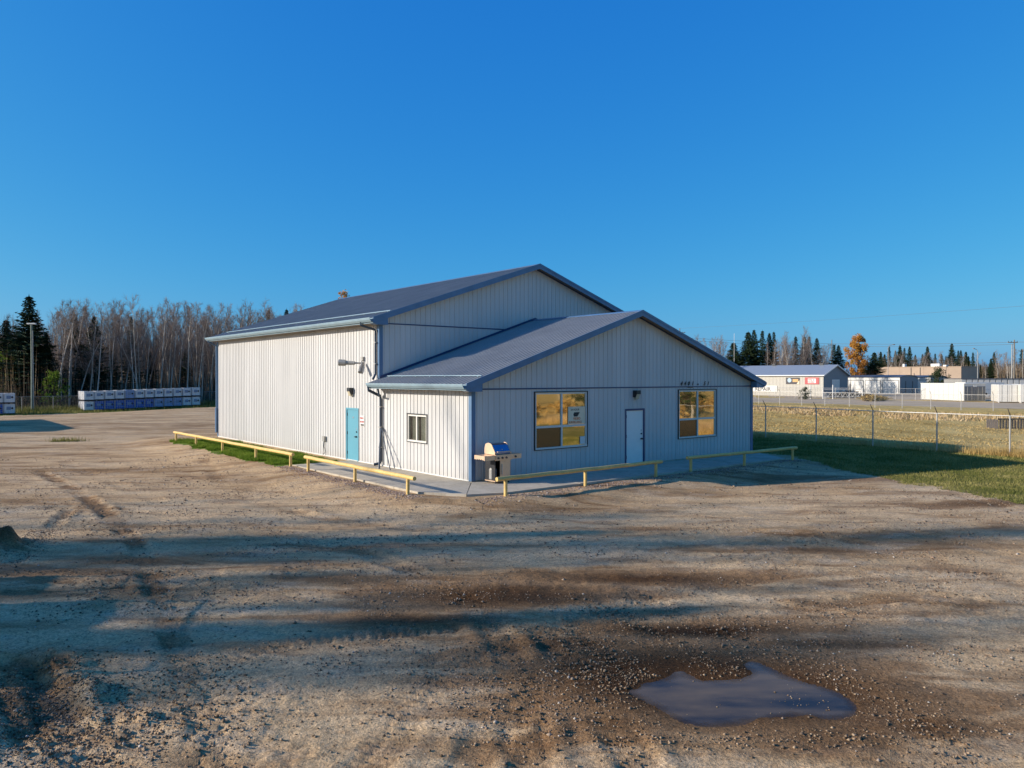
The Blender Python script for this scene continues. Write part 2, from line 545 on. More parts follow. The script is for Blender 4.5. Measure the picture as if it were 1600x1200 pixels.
# wheel tracks across the yard: (points in plan, rut width, depth, tread)
TRACKS = [
    (gp((985, 925), (1120, 985), (1290, 1060), (1420, 1130), (1530, 1215)), .26, .035, 1),
    (gp((935, 950), (1040, 1000), (1180, 1075)), .22, .025, 1),
    (gp((880, 985), (960, 1040), (1010, 1095)), .24, .03, 1),
    (gp((60, 735), (150, 790), (215, 860), (260, 960), (300, 1080), (330, 1215)), .26, .034, 1),
    (gp((10, 1045), (60, 1110), (105, 1210)), .42, .075, 1),
    (gp((75, 1040), (92, 1110), (150, 1215)), .30, .05, 1),
    (gp((20, 880), (70, 835), (105, 800)), .2, .03, 0),
    (gp((90, 715), (200, 765), (380, 830), (620, 905), (900, 980), (1300, 1050)), .28, .014, 0),
    (gp((200, 720), (330, 765), (520, 815), (800, 880), (1100, 930), (1600, 1010)), .28, .014, 0),
    (gp((1600, 830), (1350, 800), (1200, 790), (1040, 790)), .3, .014, 0),
    (gp((1600, 800), (1480, 775), (1330, 765)), .3, .02, 0),
    (gp((840, 980), (930, 1080), (1010, 1215)), .25, .02, 1),
    (gp((1600, 905), (1430, 890), (1200, 905), (930, 960), (700, 1060), (560, 1215)), .27, .02, 1),
    (gp((1600, 950), (1440, 935), (1230, 955), (990, 1015), (800, 1110), (720, 1215)), .27, .02, 0),
    (gp((0, 795), (240, 800), (520, 850), (720, 930), (800, 1040), (830, 1215)), .27, .022, 1),
    (gp((340, 690), (420, 760), (640, 800), (980, 800), (1300, 810), (1600, 870)), .3, .014, 0),
    (gp((300, 700), (380, 775), (640, 825), (980, 825), (1300, 840), (1600, 915)), .3, .018, 0),
    (gp((170, 1215), (200, 1120), (330, 1040), (470, 1000), (700, 980)), .22, .02, 1),
]
PUD = gp((978, 1078), (1012, 1062), (1040, 1056), (1052, 1045), (1066, 1044), (1082, 1054), (1112, 1060), (1150, 1058), (1172, 1050),
         (1160, 1037), (1172, 1031), (1195, 1037), (1225, 1052), (1262, 1064), (1300, 1076), (1332, 1092), (1344, 1106), (1330, 1118),
         (1296, 1124), (1262, 1118), (1222, 1120), (1180, 1126), (1140, 1134), (1096, 1134), (1066, 1128), (1040, 1116), (1010, 1098))
def pip(x, y, poly):
    ins = np.zeros(x.shape, bool)
    n = len(poly)
    for i in range(n):
        x1, y1 = poly[i]; x2, y2 = poly[(i + 1) % n]
        c = ((y1 > y) != (y2 > y)) & (x < (x2 - x1) * (y - y1) / (y2 - y1 + 1e-12) + x1)
        ins ^= c
    return ins
PUDS = smooth_poly(PUD + [PUD[0]], 4)[:-1]
PUD_Z = -.275

def building_dist(s, t):
    dx_ = np.maximum(np.maximum(-s, s - 15.3), 0); dy_ = np.maximum(np.maximum(-t, t - 23.9), 0)
    return np.hypot(dx_, dy_)

def height(x, y, detail=True):
    x = np.asarray(x, float); y = np.asarray(y, float)
    s, t = st(x, y)
    d = building_dist(s, t)
    h = -.02 - .23 * sstep(2.5, 5.2, d)
    right = sstep(16, 24, s)
    h = h * (1 - right) + right * (-.17 - .25 * sstep(25, 40, s) + .25 * sstep(58, 75, s))
    h = h - .38 * sstep(-35, -49, x) * sstep(55, 75, y)
    h = np.where((t > 100) | (y > 200), np.minimum(h, -.1), h)
    if detail:
        near = 1 - sstep(60, 140, y)
        apr = sstep(.2, 3.2, d)
        h = h + apr * near * (.10 * fbm(x + 40, y, .13, 3) + .035 * fbm(x, y + 50, .8, 3) * (1 - sstep(25, 60, y)))
    return h

def yard_detail(x, y, h):
    dmp_shade = np.zeros(x.shape)
    nearm = (y < 60)
    xs, ys = x[nearm], y[nearm]
    hh = h[nearm].copy(); dd = dmp_shade[nearm].copy()
    s, t = st(xs, ys)
    offb = sstep(2.6, 3.6, building_dist(s, t))
    f0 = 1 - sstep(14, 30, ys)
    hh += offb * f0 * (.018 * fbm(xs, ys, 3.1, 3, .6) + .010 * fbm(xs + 9, ys, 11.0, 2, .6))
    for pts, w, dep, tread in TRACKS:
        d, arc, side = poly_dist(xs, ys, smooth_poly(pts, 5))
        wob = .03 * fbm(xs, ys, 1.5, 2)
        d = d + wob
        core = 1 - sstep(w * .55, w, d)
        berm = np.exp(-((d - w * 1.2) / (w * .35)) ** 2)
        brk = sstep(-.15, .2, fbm(xs + 31, ys + 7, .7, 2))
        hh += offb * (-dep * core + dep * .75 * berm * (.5 + 1.2 * (fbm(xs, ys, 4.0, 2) + .5)) * brk) * (.35 + .65 * brk)
        if tread:
            tr = np.sin(arc * 2 * np.pi / .15 + np.abs(side) / w * 2.2)
            hh += offb * core * .015 * np.where(tr > 0, 1, -1) * sstep(.0, .25, 1 - d / w)
        dd = np.maximum(dd, core * (.5 if tread and dep > .022 else .22) * (.25 + .75 * brk)) if dep > .016 else dd - core * .7
    # lumps of churned mud
    lump = sstep(.12, .34, fbm(xs + 77, ys + 3, .55, 3))
    hh += offb * f0 * lump * .03 * np.abs(fbm(xs, ys, 7.0, 3, .65)) * 2
    # churned corner bottom left and small heap on the left edge
    cx, cy = gp((60, 1130))[0]
    k = np.exp(-(((xs - cx) / 1.3) ** 2 + ((ys - cy) / .9) ** 2))
    hh += k * .065 * (fbm(xs, ys, 5.0, 3, .65) + .25)
    cx, cy = gp((270, 1130))[0]
    k = np.exp(-(((xs - cx) / .9) ** 2 + ((ys - cy) / .35) ** 2))
    hh += k * .06 * (fbm(xs + 5, ys, 6.0, 3, .65) + .2)
    cx, cy = gp((2, 862))[0]
    k = np.exp(-(((xs - cx) / .42) ** 2 + ((ys - cy) / .55) ** 2))
    hh += k * .42 * (1 + 1.1 * fbm(xs, ys, 2.5, 3, .6)); dd = np.maximum(dd, k * .8)
    cx, cy = gp((355, 838))[0]
    k = np.exp(-(((xs - cx) / 1.6) ** 2 + ((ys - cy) / .5) ** 2))
    # berm of stones along the building apron edge
    e = np.exp(-((building_dist(s, t) - 3.1) / .35) ** 2) * (t < 8) * (s < 15)
    hh += e * .05 * (fbm(xs, ys, 2.2, 3) + .4)
    # puddle hollow
    P = np.array(PUDS)
    ins = pip(xs, ys, PUDS)
    dist, _, _ = poly_dist(xs, ys, PUDS + [PUDS[0]])
    sd = np.where(ins, -dist, dist)
    far = sstep(0.0, .9, sd)
    base = hh
    flat = PUD_Z + .006 + sd * .07
    bowl = PUD_Z + np.where(ins, -.004 - np.minimum(-sd, .4) * .09, 0) + np.where(~ins, .001 + sd * .075, 0) + .011 * fbm(xs, ys, 5, 3, .6) * (1 - sstep(.1, .45, -sd * ins)) + .004
    hh = np.where(sd < .9, bowl * (1 - far) + hh * far, hh)
    # moist soil, plus dark patches painted where tree shadows fall
    ex, ey = gp((1120, 1070))[0]
    k = np.exp(-(((xs - ex) / 2.9) ** 2 + ((ys - ey + .12 * (xs - ex)) / 1.5) ** 2) ** 1.3)
    dd = np.maximum(dd, k * 1.0)
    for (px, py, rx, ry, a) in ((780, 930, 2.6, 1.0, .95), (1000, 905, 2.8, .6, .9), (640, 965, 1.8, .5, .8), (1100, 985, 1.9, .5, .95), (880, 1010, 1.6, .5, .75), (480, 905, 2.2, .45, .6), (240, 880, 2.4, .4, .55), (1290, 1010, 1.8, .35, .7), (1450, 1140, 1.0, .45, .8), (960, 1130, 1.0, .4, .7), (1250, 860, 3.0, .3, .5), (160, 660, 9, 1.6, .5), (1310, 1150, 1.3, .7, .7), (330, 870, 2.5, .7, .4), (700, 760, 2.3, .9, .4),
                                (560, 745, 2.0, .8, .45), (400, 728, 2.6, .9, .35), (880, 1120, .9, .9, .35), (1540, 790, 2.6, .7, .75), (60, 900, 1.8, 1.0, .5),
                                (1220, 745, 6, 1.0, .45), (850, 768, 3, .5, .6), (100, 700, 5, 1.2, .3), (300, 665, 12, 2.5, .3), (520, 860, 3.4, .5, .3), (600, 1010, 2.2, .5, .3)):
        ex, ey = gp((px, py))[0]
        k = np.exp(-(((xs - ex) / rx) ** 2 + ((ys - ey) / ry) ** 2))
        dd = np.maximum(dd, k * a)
    h[nearm] = hh; dmp_shade[nearm] = dd
    return h, dmp_shade

# ------------------------------------------------------------------ ground
LAWN_EDGE = [(11.0, 36), (12.0, 31.5), (12.6, 30), (13.2, 26.6), (13.6, 24.9), (14.2, 21.5), (15.2, 17), (17, 10), (20, 3)]
def lawn_x(y):
    ys = [p[1] for p in LAWN_EDGE][::-1]; xs = [p[0] for p in LAWN_EDGE][::-1]
    return np.interp(y, ys, xs)

rows = [4.0]
while rows[-1] < 130: rows.append(rows[-1] * (1.0066 if rows[-1] < 32 else 1.010))
while rows[-1] < 1800: rows.append(rows[-1] * 1.06)
rows = np.array(rows)
cols = np.linspace(-1.0, 1.0, 521)
cols = cols * (1 + .35 * cols ** 2)
YY, CC = np.meshgrid(rows, cols, indexing='ij')
XX = CC * (YY + 5.0) * .92
HH = height(XX, YY)
HH, DD = yard_detail(XX, YY, HH)
nr, nc = XX.shape
idx = np.arange(nr * nc).reshape(nr, nc)
quads = np.stack([idx[:-1, :-1], idx[:-1, 1:], idx[1:, 1:], idx[1:, :-1]], -1).reshape(-1, 4)
vco = np.stack([XX, YY, HH], -1).reshape(-1, 3)
cent = vco[quads].mean(1)
cx_, cy_ = cent[:, 0], cent[:, 1]
cs, ct = st(cx_, cy_)
jn = fbm(cx_, cy_, 1.3, 4) * .9
zone = np.zeros(len(quads), int)                    # 0 gravel yard
bd = building_dist(cs, ct)
lawn = (cx_ + jn * .9 > lawn_x(cy_)) | ((cs > 15.5) & (ct > -1.2 + jn)) | (ct > 30) & (cs > 5)
zone[lawn & (cs < 24.3)] = 1
zone[(cs >= 24.3)] = 2
wide = lambda a, b, c, d: ((cx_ - a) * (d - b) - (cy_ - b) * (c - a)) / math.hypot(c - a, d - b)
rn = wide(34.2, 107.6, 56.5, 84.4); rf = wide(42.9, 135, 70, 104.6)
zone[(rn * -1 > jn * 1.2) & (cs > 30)] = 5          # beyond near road edge
sgn_n = np.sign(((45 - 34.2) * (84.4 - 107.6) - (150 - 107.6) * (56.5 - 34.2)))
beyond_n = np.sign(rn) == sgn_n
sgn_f = np.sign(((60 - 42.9) * (104.6 - 135) - (250 - 135) * (70 - 42.9)))
beyond_f = np.sign(rf) == sgn_f
zone[cs >= 24.3] = 2
zone[beyond_n & (cs > 30) & (cy_ > 70)] = 5
lot = beyond_f & (cs > 30) & (cy_ > 95)
zone[lot] = 2
zone[lot & (np.abs(rf) > 3 + jn * 3) & (cx_ > 48) & (cy_ < 240)] = 6
stripm = (cs > -2.95 + jn * .35) & (cs < -.35) & (ct > 8.25 + jn * .3) & (ct < 22.3 + jn * .5)
zone[stripm] = 3
far_left = (ct > 75.2 + jn * 1.4) & (cs < 75)
zone[far_left] = 3
zone[(ct > 81) & (cs < 75)] = 4
zone[(cs < 22) & (cs > 0) & (ct > 24.5) & (ct < 75)] = 0
keep = ~((cs > .25) & (cs < 15.05) & (ct > .25) & (ct < 23.6))
for z, name, mk in ((0, 'gravel_yard', 'gravel'), (1, 'lawn', 'lawn'), (2, 'field', 'field'), (3, 'grass_verge', 'strip'), (4, 'forest_ground', 'forest_floor'), (5, 'road', 'road'), (6, 'gravel_lot', 'road')):
    q = quads[(zone == z) & keep]
    if not len(q): continue
    used, inv = np.unique(q, return_inverse=True)
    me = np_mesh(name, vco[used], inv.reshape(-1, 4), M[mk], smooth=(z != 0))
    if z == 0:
        a = me.attributes.new('damp_shade', 'FLOAT', 'POINT')
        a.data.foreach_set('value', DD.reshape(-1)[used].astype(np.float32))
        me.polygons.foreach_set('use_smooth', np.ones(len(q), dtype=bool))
    tag(link_mesh(name, me), kind='structure')
# far base sheet, reaching beyond the horizon on every side
b_ = MB()
for i in range(24):
    pass
b_.add([(-4500, -3000, -1.05), (4500, -3000, -1.05), (4500, 5500, -1.05), (-4500, 5500, -1.05)], [(0, 1, 2, 3)])
tag(b_.build('ground', M['field']), kind='structure')

def hz(x, y):
    return float(height(np.array([x]), np.array([y]))[0])

# puddle
pv = [(x, y, PUD_Z) for x, y in PUDS]
cxp = sum(p[0] for p in PUDS) / len(PUDS); cyp = sum(p[1] for p in PUDS) / len(PUDS)
def puddle_mat():
    m, t, b = mat_new('muddy_water')
    v = coords(t, 'Object', (.5, 1.4, 1))
    n = noise(t, 1.6, 4, .5, vec=v)
    c = ramp(t, n.outputs['Fac'], [(.36, (.03, .02, .012)), (.64, (.17, .105, .045))])  # dark and tan spots paint in shade bands and sunlit mud
    t.links.new(c.outputs['Color'], b.inputs['Base Color'])
    b.inputs['Roughness'].default_value = .06
    b.inputs['IOR'].default_value = 1.33
    # shallow rim: the wet soil shows through where the water is thin
    at_ = nd(t, 'ShaderNodeAttribute'); at_.attribute_name = 'depth'
    n2 = noise(t, 5, 4, .6, vec=coords(t, 'Object', (1, 1, 1)))
    ad = nd(t, 'ShaderNodeMath', operation='MULTIPLY_ADD'); ad.inputs[1].default_value = .5; t.links.new(n2.outputs['Fac'], ad.inputs[0])
    ad2 = nd(t, 'ShaderNodeMath', operation='MULTIPLY_ADD'); ad2.inputs[1].default_value = 2.3; ad2.inputs[2].default_value = -.02
    t.links.new(at_.outputs['Fac'], ad2.inputs[0]); t.links.new(ad2.outputs[0], ad.inputs[2])
    al = ramp(t, ad.outputs[0], [(.0, (.0, .0, .0)), (.55, (.95, .95, .95))])
    t.links.new(al.outputs['Color'], b.inputs['Alpha'])
    bp = nd(t, 'ShaderNodeBump'); bp.inputs['Strength'].default_value = .06; bp.inputs['Distance'].default_value = .01
    nb = noise(t, 14, 2, vec=coords(t, 'Object')); t.links.new(nb.outputs['Fac'], bp.inputs['Height']); t.links.new(bp.outputs[0], b.inputs['Normal'])
    return m
_px = np.array([p[0] for p in PUDS]); _py = np.array([p[1] for p in PUDS])
gx, gy = np.meshgrid(np.arange(_px.min() - .3, _px.max() + .3, .03), np.arange(_py.min() - .3, _py.max() + .3, .03), indexing='ij')
_in = pip(gx, gy, PUDS); _d, _, _ = poly_dist(gx, gy, PUDS + [PUDS[0]])
_sd = np.where(_in, _d, -_d)
pidx = np.arange(gx.size).reshape(gx.shape)
pq = np.stack([pidx[:-1, :-1], pidx[1:, :-1], pidx[1:, 1:], pidx[:-1, 1:]], -1).reshape(-1, 4)
pq = pq[_sd.ravel()[pq].min(1) > -.12]
pu, pinv = np.unique(pq, return_inverse=True)
pme = np_mesh('puddle_water', np.stack([gx.ravel(), gy.ravel(), np.full(gx.size, PUD_Z)], -1)[pu], pinv.reshape(-1, 4), puddle_mat())
pa_ = pme.attributes.new('depth', 'FLOAT', 'POINT'); pa_.data.foreach_set('value', _sd.ravel()[pu].astype(np.float32))
tag(link_mesh('puddle_water', pme), kind='structure')

# ------------------------------------------------------------------ loose stones (uncountable)
def stones(name, xs, ys, zs, sz, mat):
    n = len(xs)
    base = np.array([(1, 0, 0), (-1, 0, 0), (0, 1, 0), (0, -1, 0), (0, 0, .75), (0, 0, -.6)], float)
    tri = np.array([(0, 2, 4), (2, 1, 4), (1, 3, 4), (3, 0, 4), (2, 0, 5), (1, 2, 5), (3, 1, 5), (0, 3, 5)])
    v = base[None] * (1 + .45 * (rng.random((n, 6, 1)) - .5)) * sz[:, None, None]
    v = v + (rng.random((n, 6, 3)) - .5) * sz[:, None, None] * .5
    an = rng.random(n) * 6.28
    c, s_ = np.cos(an), np.sin(an)
    x = v[..., 0] * c[:, None] - v[..., 1] * s_[:, None]; y = v[..., 0] * s_[:, None] + v[..., 1] * c[:, None]
    v = np.stack([x + xs[:, None], y + ys[:, None], v[..., 2] + (zs + sz * .2)[:, None]], -1).reshape(-1, 3)
    f = (tri[None] + (np.arange(n) * 6)[:, None, None]).reshape(-1, 3)
    o = link_mesh(name, np_mesh(name, v, f, mat))
    return tag(o, kind='stuff')

M['stone'] = island_mat('stones', [(0, (.08, .06, .045)), (.4, (.20, .15, .11)), (.7, (.32, .25, .19)), (.85, (.26, .16, .10)), (.95, (.38, .34, .29)), (1, (.52, .49, .45))], .85)
M['mud'] = island_mat('mud_clods', [(0, (.10, .07, .045)), (.6, (.24, .175, .12)), (1, (.42, .32, .22))], .9)
def sample_ground(x, y):
    h = height(x, y)
    h2, _ = yard_detail(x.copy(), y.copy(), h.copy())
    return h2
N = 210000
sy = np.exp(rng.random(N) * (math.log(34) - math.log(5.2)) + math.log(5.2))
sx = (rng.random(N) * 2 - 1) * (sy + 4) * .82
cl = fbm(sx, sy * 1.4, .6, 4) + .45 * fbm(sx + 5, sy, 2.2, 2)
kx = rng.random(N) < np.clip(.22 + 1.5 * (cl + .05), .04, 1)
kx &= (sx < lawn_x(sy) + .3)
ss, tt = st(sx, sy)
kx &= building_dist(ss, tt) > 2.75
sx, sy = sx[kx], sy[kx]
sz = .0055 + .010 * rng.random(len(sx)) ** 2.6 + .020 * rng.random(len(sx)) ** 18
sz *= (.75 + sy * .028)
zz = sample_ground(sx, sy)
inp = pip(sx, sy, PUDS)
k2 = (~inp) | (rng.random(len(sx)) < .30)
zz = np.where(inp, PUD_Z - .002, zz)
stones('gravel_stones', sx[k2], sy[k2], zz[k2], sz[k2], M['stone'])
# clods thrown up beside the tracks
px_, py_ = [], []
for pts, w, dep, tread in TRACKS:
    if dep < .018: continue
    sp = np.array(smooth_poly(pts, 6))
    n = int(1500 * dep / .03)
    i = rng.integers(0, len(sp) - 1, n); k = rng.random(n)[:, None]
    p = sp[i] * (1 - k) + sp[i + 1] * k + rng.normal(0, w * 1.0, (n, 2))
    px_.append(p[:, 0]); py_.append(p[:, 1])
for (a, b2, rx, ry, n) in ((60, 1130, 1.2, .9, 2600), (270, 1130, .7, .25, 900), (330, 1070, .7, .35, 500), (2, 862, .5, .6, 900), (1180, 1160, 1.1, .12, 700), (230, 830, 1.6, .6, 900), (780, 1065, .6, .3, 300), (20, 900, .8, .2, 500)):
    ex, ey = gp((a, b2))[0]
    px_.append(ex + rng.normal(0, rx, n)); py_.append(ey + rng.normal(0, ry, n))
mx, my = np.concatenate(px_), np.concatenate(py_)
kk = (my > 4.6) & (my < 40) & ~pip(mx, my, PUDS)
mx, my = mx[kk], my[kk]
ms_, mt_ = st(mx, my); kk = building_dist(ms_, mt_) > 2.8; mx, my = mx[kk], my[kk]
stones('mud_clods', mx, my, sample_ground(mx, my), .005 + .017 * rng.random(len(mx)) ** 3.5, M['mud'])
# river stones heaped along the apron edge
n = 7000
ts = rng.random(n)
side = rng.random(n) < .45
es = np.where(side, -2.62 - np.abs(rng.normal(0, .33, n)), -1.8 + 16.3 * ts)
et = np.where(side, -1.3 + 9.4 * ts, -2.55 - np.abs(rng.normal(0, .38, n)))
ax_ = P0.x + U.x * es + V.x * et; ay_ = P0.y + U.y * es + V.y * et
M['pink_stone'] = island_mat('pinkish_stones', [(0, (.14, .10, .09)), (.4, (.30, .22, .19)), (.75, (.42, .33, .29)), (1, (.55, .48, .43))], .85)
stones('edge_stones', ax_, ay_, sample_ground(ax_, ay_), .010 + .018 * rng.random(n) ** 2.5, M['pink_stone'])

# ------------------------------------------------------------------ grass blades (uncountable)
def blades(name, xs, ys, zs, hgt, wid, mat, lean=.5):
    n = len(xs)
    an = rng.random(n) * 6.28; la = rng.random(n) * 6.28; ll = hgt * lean * rng.random(n)
    dx_, dy_ = np.cos(an) * wid / 2, np.sin(an) * wid / 2
    v = np.empty((n, 3, 3))
    v[:, 0] = np.stack([xs - dx_, ys - dy_, zs - .01], -1); v[:, 1] = np.stack([xs + dx_, ys + dy_, zs - .01], -1)
    v[:, 2] = np.stack([xs + np.cos(la) * ll, ys + np.sin(la) * ll, zs + hgt], -1)
    f = np.arange(n * 3).reshape(n, 3)
    o = link_mesh(name, np_mesh(name, v.reshape(-1, 3), f, mat))
    return tag(o, kind='stuff')
M['bl_lawn'] = island_mat('lawn_blades', [(0, (.07, .10, .02)), (.4, (.16, .17, .045)), (.75, (.36, .32, .12)), (1, (.50, .42, .20))], .8, .5, trans=.25)
M['bl_dry'] = island_mat('dry_blades', [(0, (.27, .17, .055)), (.5, (.54, .39, .15)), (1, (.72, .58, .30))], .8, .35, trans=.25)
M['bl_green'] = island_mat('green_blades', [(0, (.06, .11, .012)), (.5, (.15, .25, .03)), (.85, (.28, .33, .06)), (1, (.42, .34, .12))], .75, 1.2, trans=.3)
M['bl_weed'] = island_mat('weeds', [(0, (.30, .20, .09)), (.4, (.52, .38, .20)), (.8, (.62, .50, .33)), (1, (.42, .28, .18))], .85, .5, trans=.2)
def stxy(s, t):
    return P0.x + U.x * s + V.x * t, P0.y + U.y * s + V.y * t
# lawn
n = 230000
ls = 8 + rng.random(n) * 17.5; lt = -16 + rng.random(n) ** 1.2 * 42
x, y = stxy(ls, lt)
jl = fbm(x, y, 1.3, 4) * .9
k = ((x + jl * .9 > lawn_x(y) - .15) | ((ls > 15.6) & (lt > -1.0 + jl))) & (x / y < .85) & (ls < 24.6)
k &= building_dist(ls, lt) > .15
k &= ~((ls < 15.6) & (lt > -2.4) & (lt < 0))
x, y = x[k], y[k]
blades('lawn_grass', x, y, height(x, y), .035 + .05 * rng.random(len(x)), .018 + .012 * rng.random(len(x)), M['bl_lawn'], 1.0)
# green strip beside the side wall
n = 70000
gs = -3.0 + rng.random(n) * 2.55; gt = 8.3 + rng.random(n) * 14.3
k = (gs > -2.9 + fbm(gt, gs, 1.1, 3) * .7) & (gt > 8.4 + fbm(gs, gt, 1.3, 2) * .6)
gs, gt = gs[k], gt[k]
x, y = stxy(gs, gt)
blades('strip_grass', x, y, height(x, y), (.04 + .09 * rng.random(len(x))) * (1 + 1.2 * np.clip(fbm(x, y, 1.4, 3), -.4, 1)), .016 + .01 * rng.random(len(x)), M['bl_green'], .9)
# tall dry grass on both sides of the near fence, then the field
n = 60000
fs_ = 24.4 + np.abs(rng.normal(0, .9, n)) * np.where(rng.random(n) < .8, 1, -.25); ft = -26 + rng.random(n) * 48
x, y = stxy(fs_, ft)
dens = np.clip(.4 + 1.4 * fbm(x, y, .5, 3), .1, 1); k = rng.random(n) < dens
x, y, ft = x[k], y[k], ft[k]
blades('fence_line_grass', x, y, height(x, y), (.08 + .24 * rng.random(len(x)) ** 1.8) * (1 + .6 * sstep(2, -10, ft)), .02 + .012 * rng.random(len(x)), M['bl_dry'], .5)
n = 150000
fs_ = 25 + rng.random(n) ** 1.25 * 42; ft = -60 + rng.random(n) * 110
x, y = stxy(fs_, ft)
k = (x / y < .9) & (x / y > .28) & (y > 12) & (rng.random(n) < np.clip(.45 + 1.3 * fbm(x, y, .25, 4), .12, 1))
x, y = x[k], y[k]
blades('field_grass', x, y, height(x, y), .03 + .07 * rng.random(len(x)), .06 + .06 * rng.random(len(x)), M['bl_dry'], 2.2)
# russet weeds at the right of the near fence
n = 9000
ft = -26 + rng.random(n) * 19; fs_ = 25.5 + rng.random(n) * 6
x, y = stxy(fs_, ft)
blades('tall_weeds', x, y, height(x, y), .35 + .5 * rng.random(n), .016 + .012 * rng.random(n), M['bl_weed'], .35)
# far ditch grass by the second fence and the road
n = 30000
fs_ = 56 + rng.random(n) * 12; ft = -60 + rng.random(n) * 120
x, y = stxy(fs_, ft)
k = (x / y < .8) & (x / y > .28) & (y > 20) & (rng.random(n) < np.clip(.4 + 1.6 * fbm(x, y, .15, 3), .05, 1))
x, y = x[k], y[k]
blades('ditch_grass', x, y, height(x, y), .12 + .3 * rng.random(len(x)), .09 + .08 * rng.random(len(x)), M['bl_weed'], 1.0)
# weeds along the left verge and forest edge
n = 60000
vs_ = -22 + rng.random(n) * 75; vt = 75.6 + rng.random(n) * 12
x, y = stxy(vs_, vt)
k = (rng.random(n) < np.clip(.45 + 1.3 * fbm(x, y, .3, 3) + .25 * (vt > 80), .05, 1)) & (x / y > -.8)
x, y, vt = x[k], y[k], vt[k]
blades('verge_grass', x, y, height(x, y), (.12 + .3 * rng.random(len(x))) * (1 + 1.2 * sstep(78, 82, vt)), .05 + .05 * rng.random(len(x)), M['bl_lawn'], .6)
# small weed clump standing alone in the yard
cl = G(102, 689, -.25)
n = 260
tag(blades('weed_clump', rng.normal(cl.x, .45, n), rng.normal(cl.y, .35, n), np.full(n, hz(cl.x, cl.y)), .08 + .22 * rng.random(n), .03 + .02 * rng.random(n), M['bl_lawn'], .7), kind='stuff')

# ================================================================== MAIN BUILDING
bld = thing('metal_building', P0, ROT, 'white ribbed metal shop with blue roof trim and lower gabled office in front', 'building')
W_, TO, TE = 15.3, 5.82, 23.9           # width, office depth, full length
RS = W_ / 2                             # ridge position
SL = 1 / 3                              # roof pitch 4:12
OV = .45; OVF = .35                     # eave and gable overhangs
OE, SE = 3.10, 5.50                     # top of roof at the outer eave edge: office, shop
SEAM, SEAM2 = 2.93, 5.33
PITCH = .2286

def wall_profile(w, rib=.018):
    """(offset, height) points over one sheet with ribs every 9 inches"""
    pts = []
    n = int(round(w / PITCH))
    for i in range(n):
        a = i * PITCH
        pts += [(a, 0), (a + .088, 0), (a + .096, .0035), (a + .120, .0035), (a + .128, 0), (a + PITCH - .034, 0), (a + PITCH - .028, rib), (a + PITCH - .010, rib), (a + PITCH - .003, 0)]
    pts.append((w, 0))
    return pts

def sheet(a0, a1, lo, hi, place, holes=(), prof=None):
    """ribbed sheet between a0 and a1; lo/hi functions of a; place(a, h, z) -> local xyz"""
    mb = MB()
    prof = prof or wall_profile(round((a1 - a0) / PITCH + .49) * PITCH)
    P = [(a0 + o, h) for o, h in prof if a0 + o <= a1 + 1e-6]
    if P[-1][0] < a1 - 1e-6: P.append((a1, 0))
    cuts = sorted({c for h_ in holes for c in (h_[0], h_[1]) if a0 < c < a1} | ({RS} if a0 < RS < a1 else set()))
    Q = []
    for (x1, h1), (x2, h2) in zip(P[:-1], P[1:]):
        Q.append((x1, h1))
        for c in cuts:
            if x1 + 1e-6 < c < x2 - 1e-6:
                Q.append((c, h1 + (h2 - h1) * (c - x1) / (x2 - x1)))
    Q.append(P[-1])
    for (x1, h1), (x2, h2) in zip(Q[:-1], Q[1:]):
        if x2 - x1 < 1e-6: continue
        xm = (x1 + x2) / 2
        spans = [(lo, hi)]
        for (ha, hb, z0, z1) in holes:
            if ha < xm < hb:
                new = []
                for l_, u_ in spans:
                    new += [(l_, (lambda a, z0=z0: z0)), ((lambda a, z1=z1: z1), u_)]
                spans = new
        for l_, u_ in spans:
            if u_(xm) - l_(xm) < 1e-3: continue
            mb.add([place(x1, h1, l_(x1)), place(x2, h2, l_(x2)), place(x2, h2, u_(x2)), place(x1, h1, u_(x1))], [(0, 1, 2, 3)])
    return mb

def const(c): return lambda a: c
def rake(e):                             # underside of the roof over the gable wall at s
    return lambda s: e - .17 + SL * ((min(s, W_ - s)) + OV)

WIN1 = (2.61, 5.08, .86, 2.80); WIN2 = (10.18, 12.65, .86, 2.80)
DOORF = (7.06, 8.15, .02, 2.13)
DOORS = (7.44, 8.48, .02, 2.10)
WINS = (2.54, 3.81, 1.06, 2.02)

front = lambda a, h, z: (a, -h, z)
side = lambda a, h, z: (-h, a, z)
def panels(n0, a_from, a_to, lo, hi, place, holes, matk='siding'):
    edges = sorted({h_[k] for h_ in holes for k in (0, 1)})
    a = a_from
    while a < a_to - .02:
        b2 = min(a + 4 * PITCH, a_to)
        subs = [a] + [e for e in edges if a + .02 < e < b2 - .02] + [b2]
        for p, q in zip(subs[:-1], subs[1:]):
            hh = [h_ for h_ in holes if h_[0] < (p + q) / 2 < h_[1]]
            off = p - a
            base = lambda w, a=a, p=p, q=q: [(o - (p - a), h) for o, h in clip_prof(wall_profile(4 * PITCH), p - a, q - a)]
            if not hh:
                sheet(p, q, lo, hi, place, (), base(0)).build('wall_panel', M[matk], bld)
            else:
                if hh[0][2] > .1: sheet(p, q, lo, const(hh[0][2]), place, (), base(0)).build('wall_panel', M[matk], bld)
                sheet(p, q, const(hh[0][3]), hi, place, (), base(0)).build('wall_panel', M[matk], bld)
        a = b2
def clip_prof(P, u0, u1):
    out = []
    for (x1, h1), (x2, h2) in zip(P[:-1], P[1:]):
        if x2 <= u0 or x1 >= u1: continue
        f = lambda x: h1 + (h2 - h1) * (x - x1) / (x2 - x1)
        if not out: out.append((max(x1, u0), f(max(x1, u0))))
        out.append((min(x2, u1), f(min(x2, u1))))
    return out
panels(0, 0, W_, const(.05), const(SEAM - .02), front, (WIN1, WIN2, DOORF))
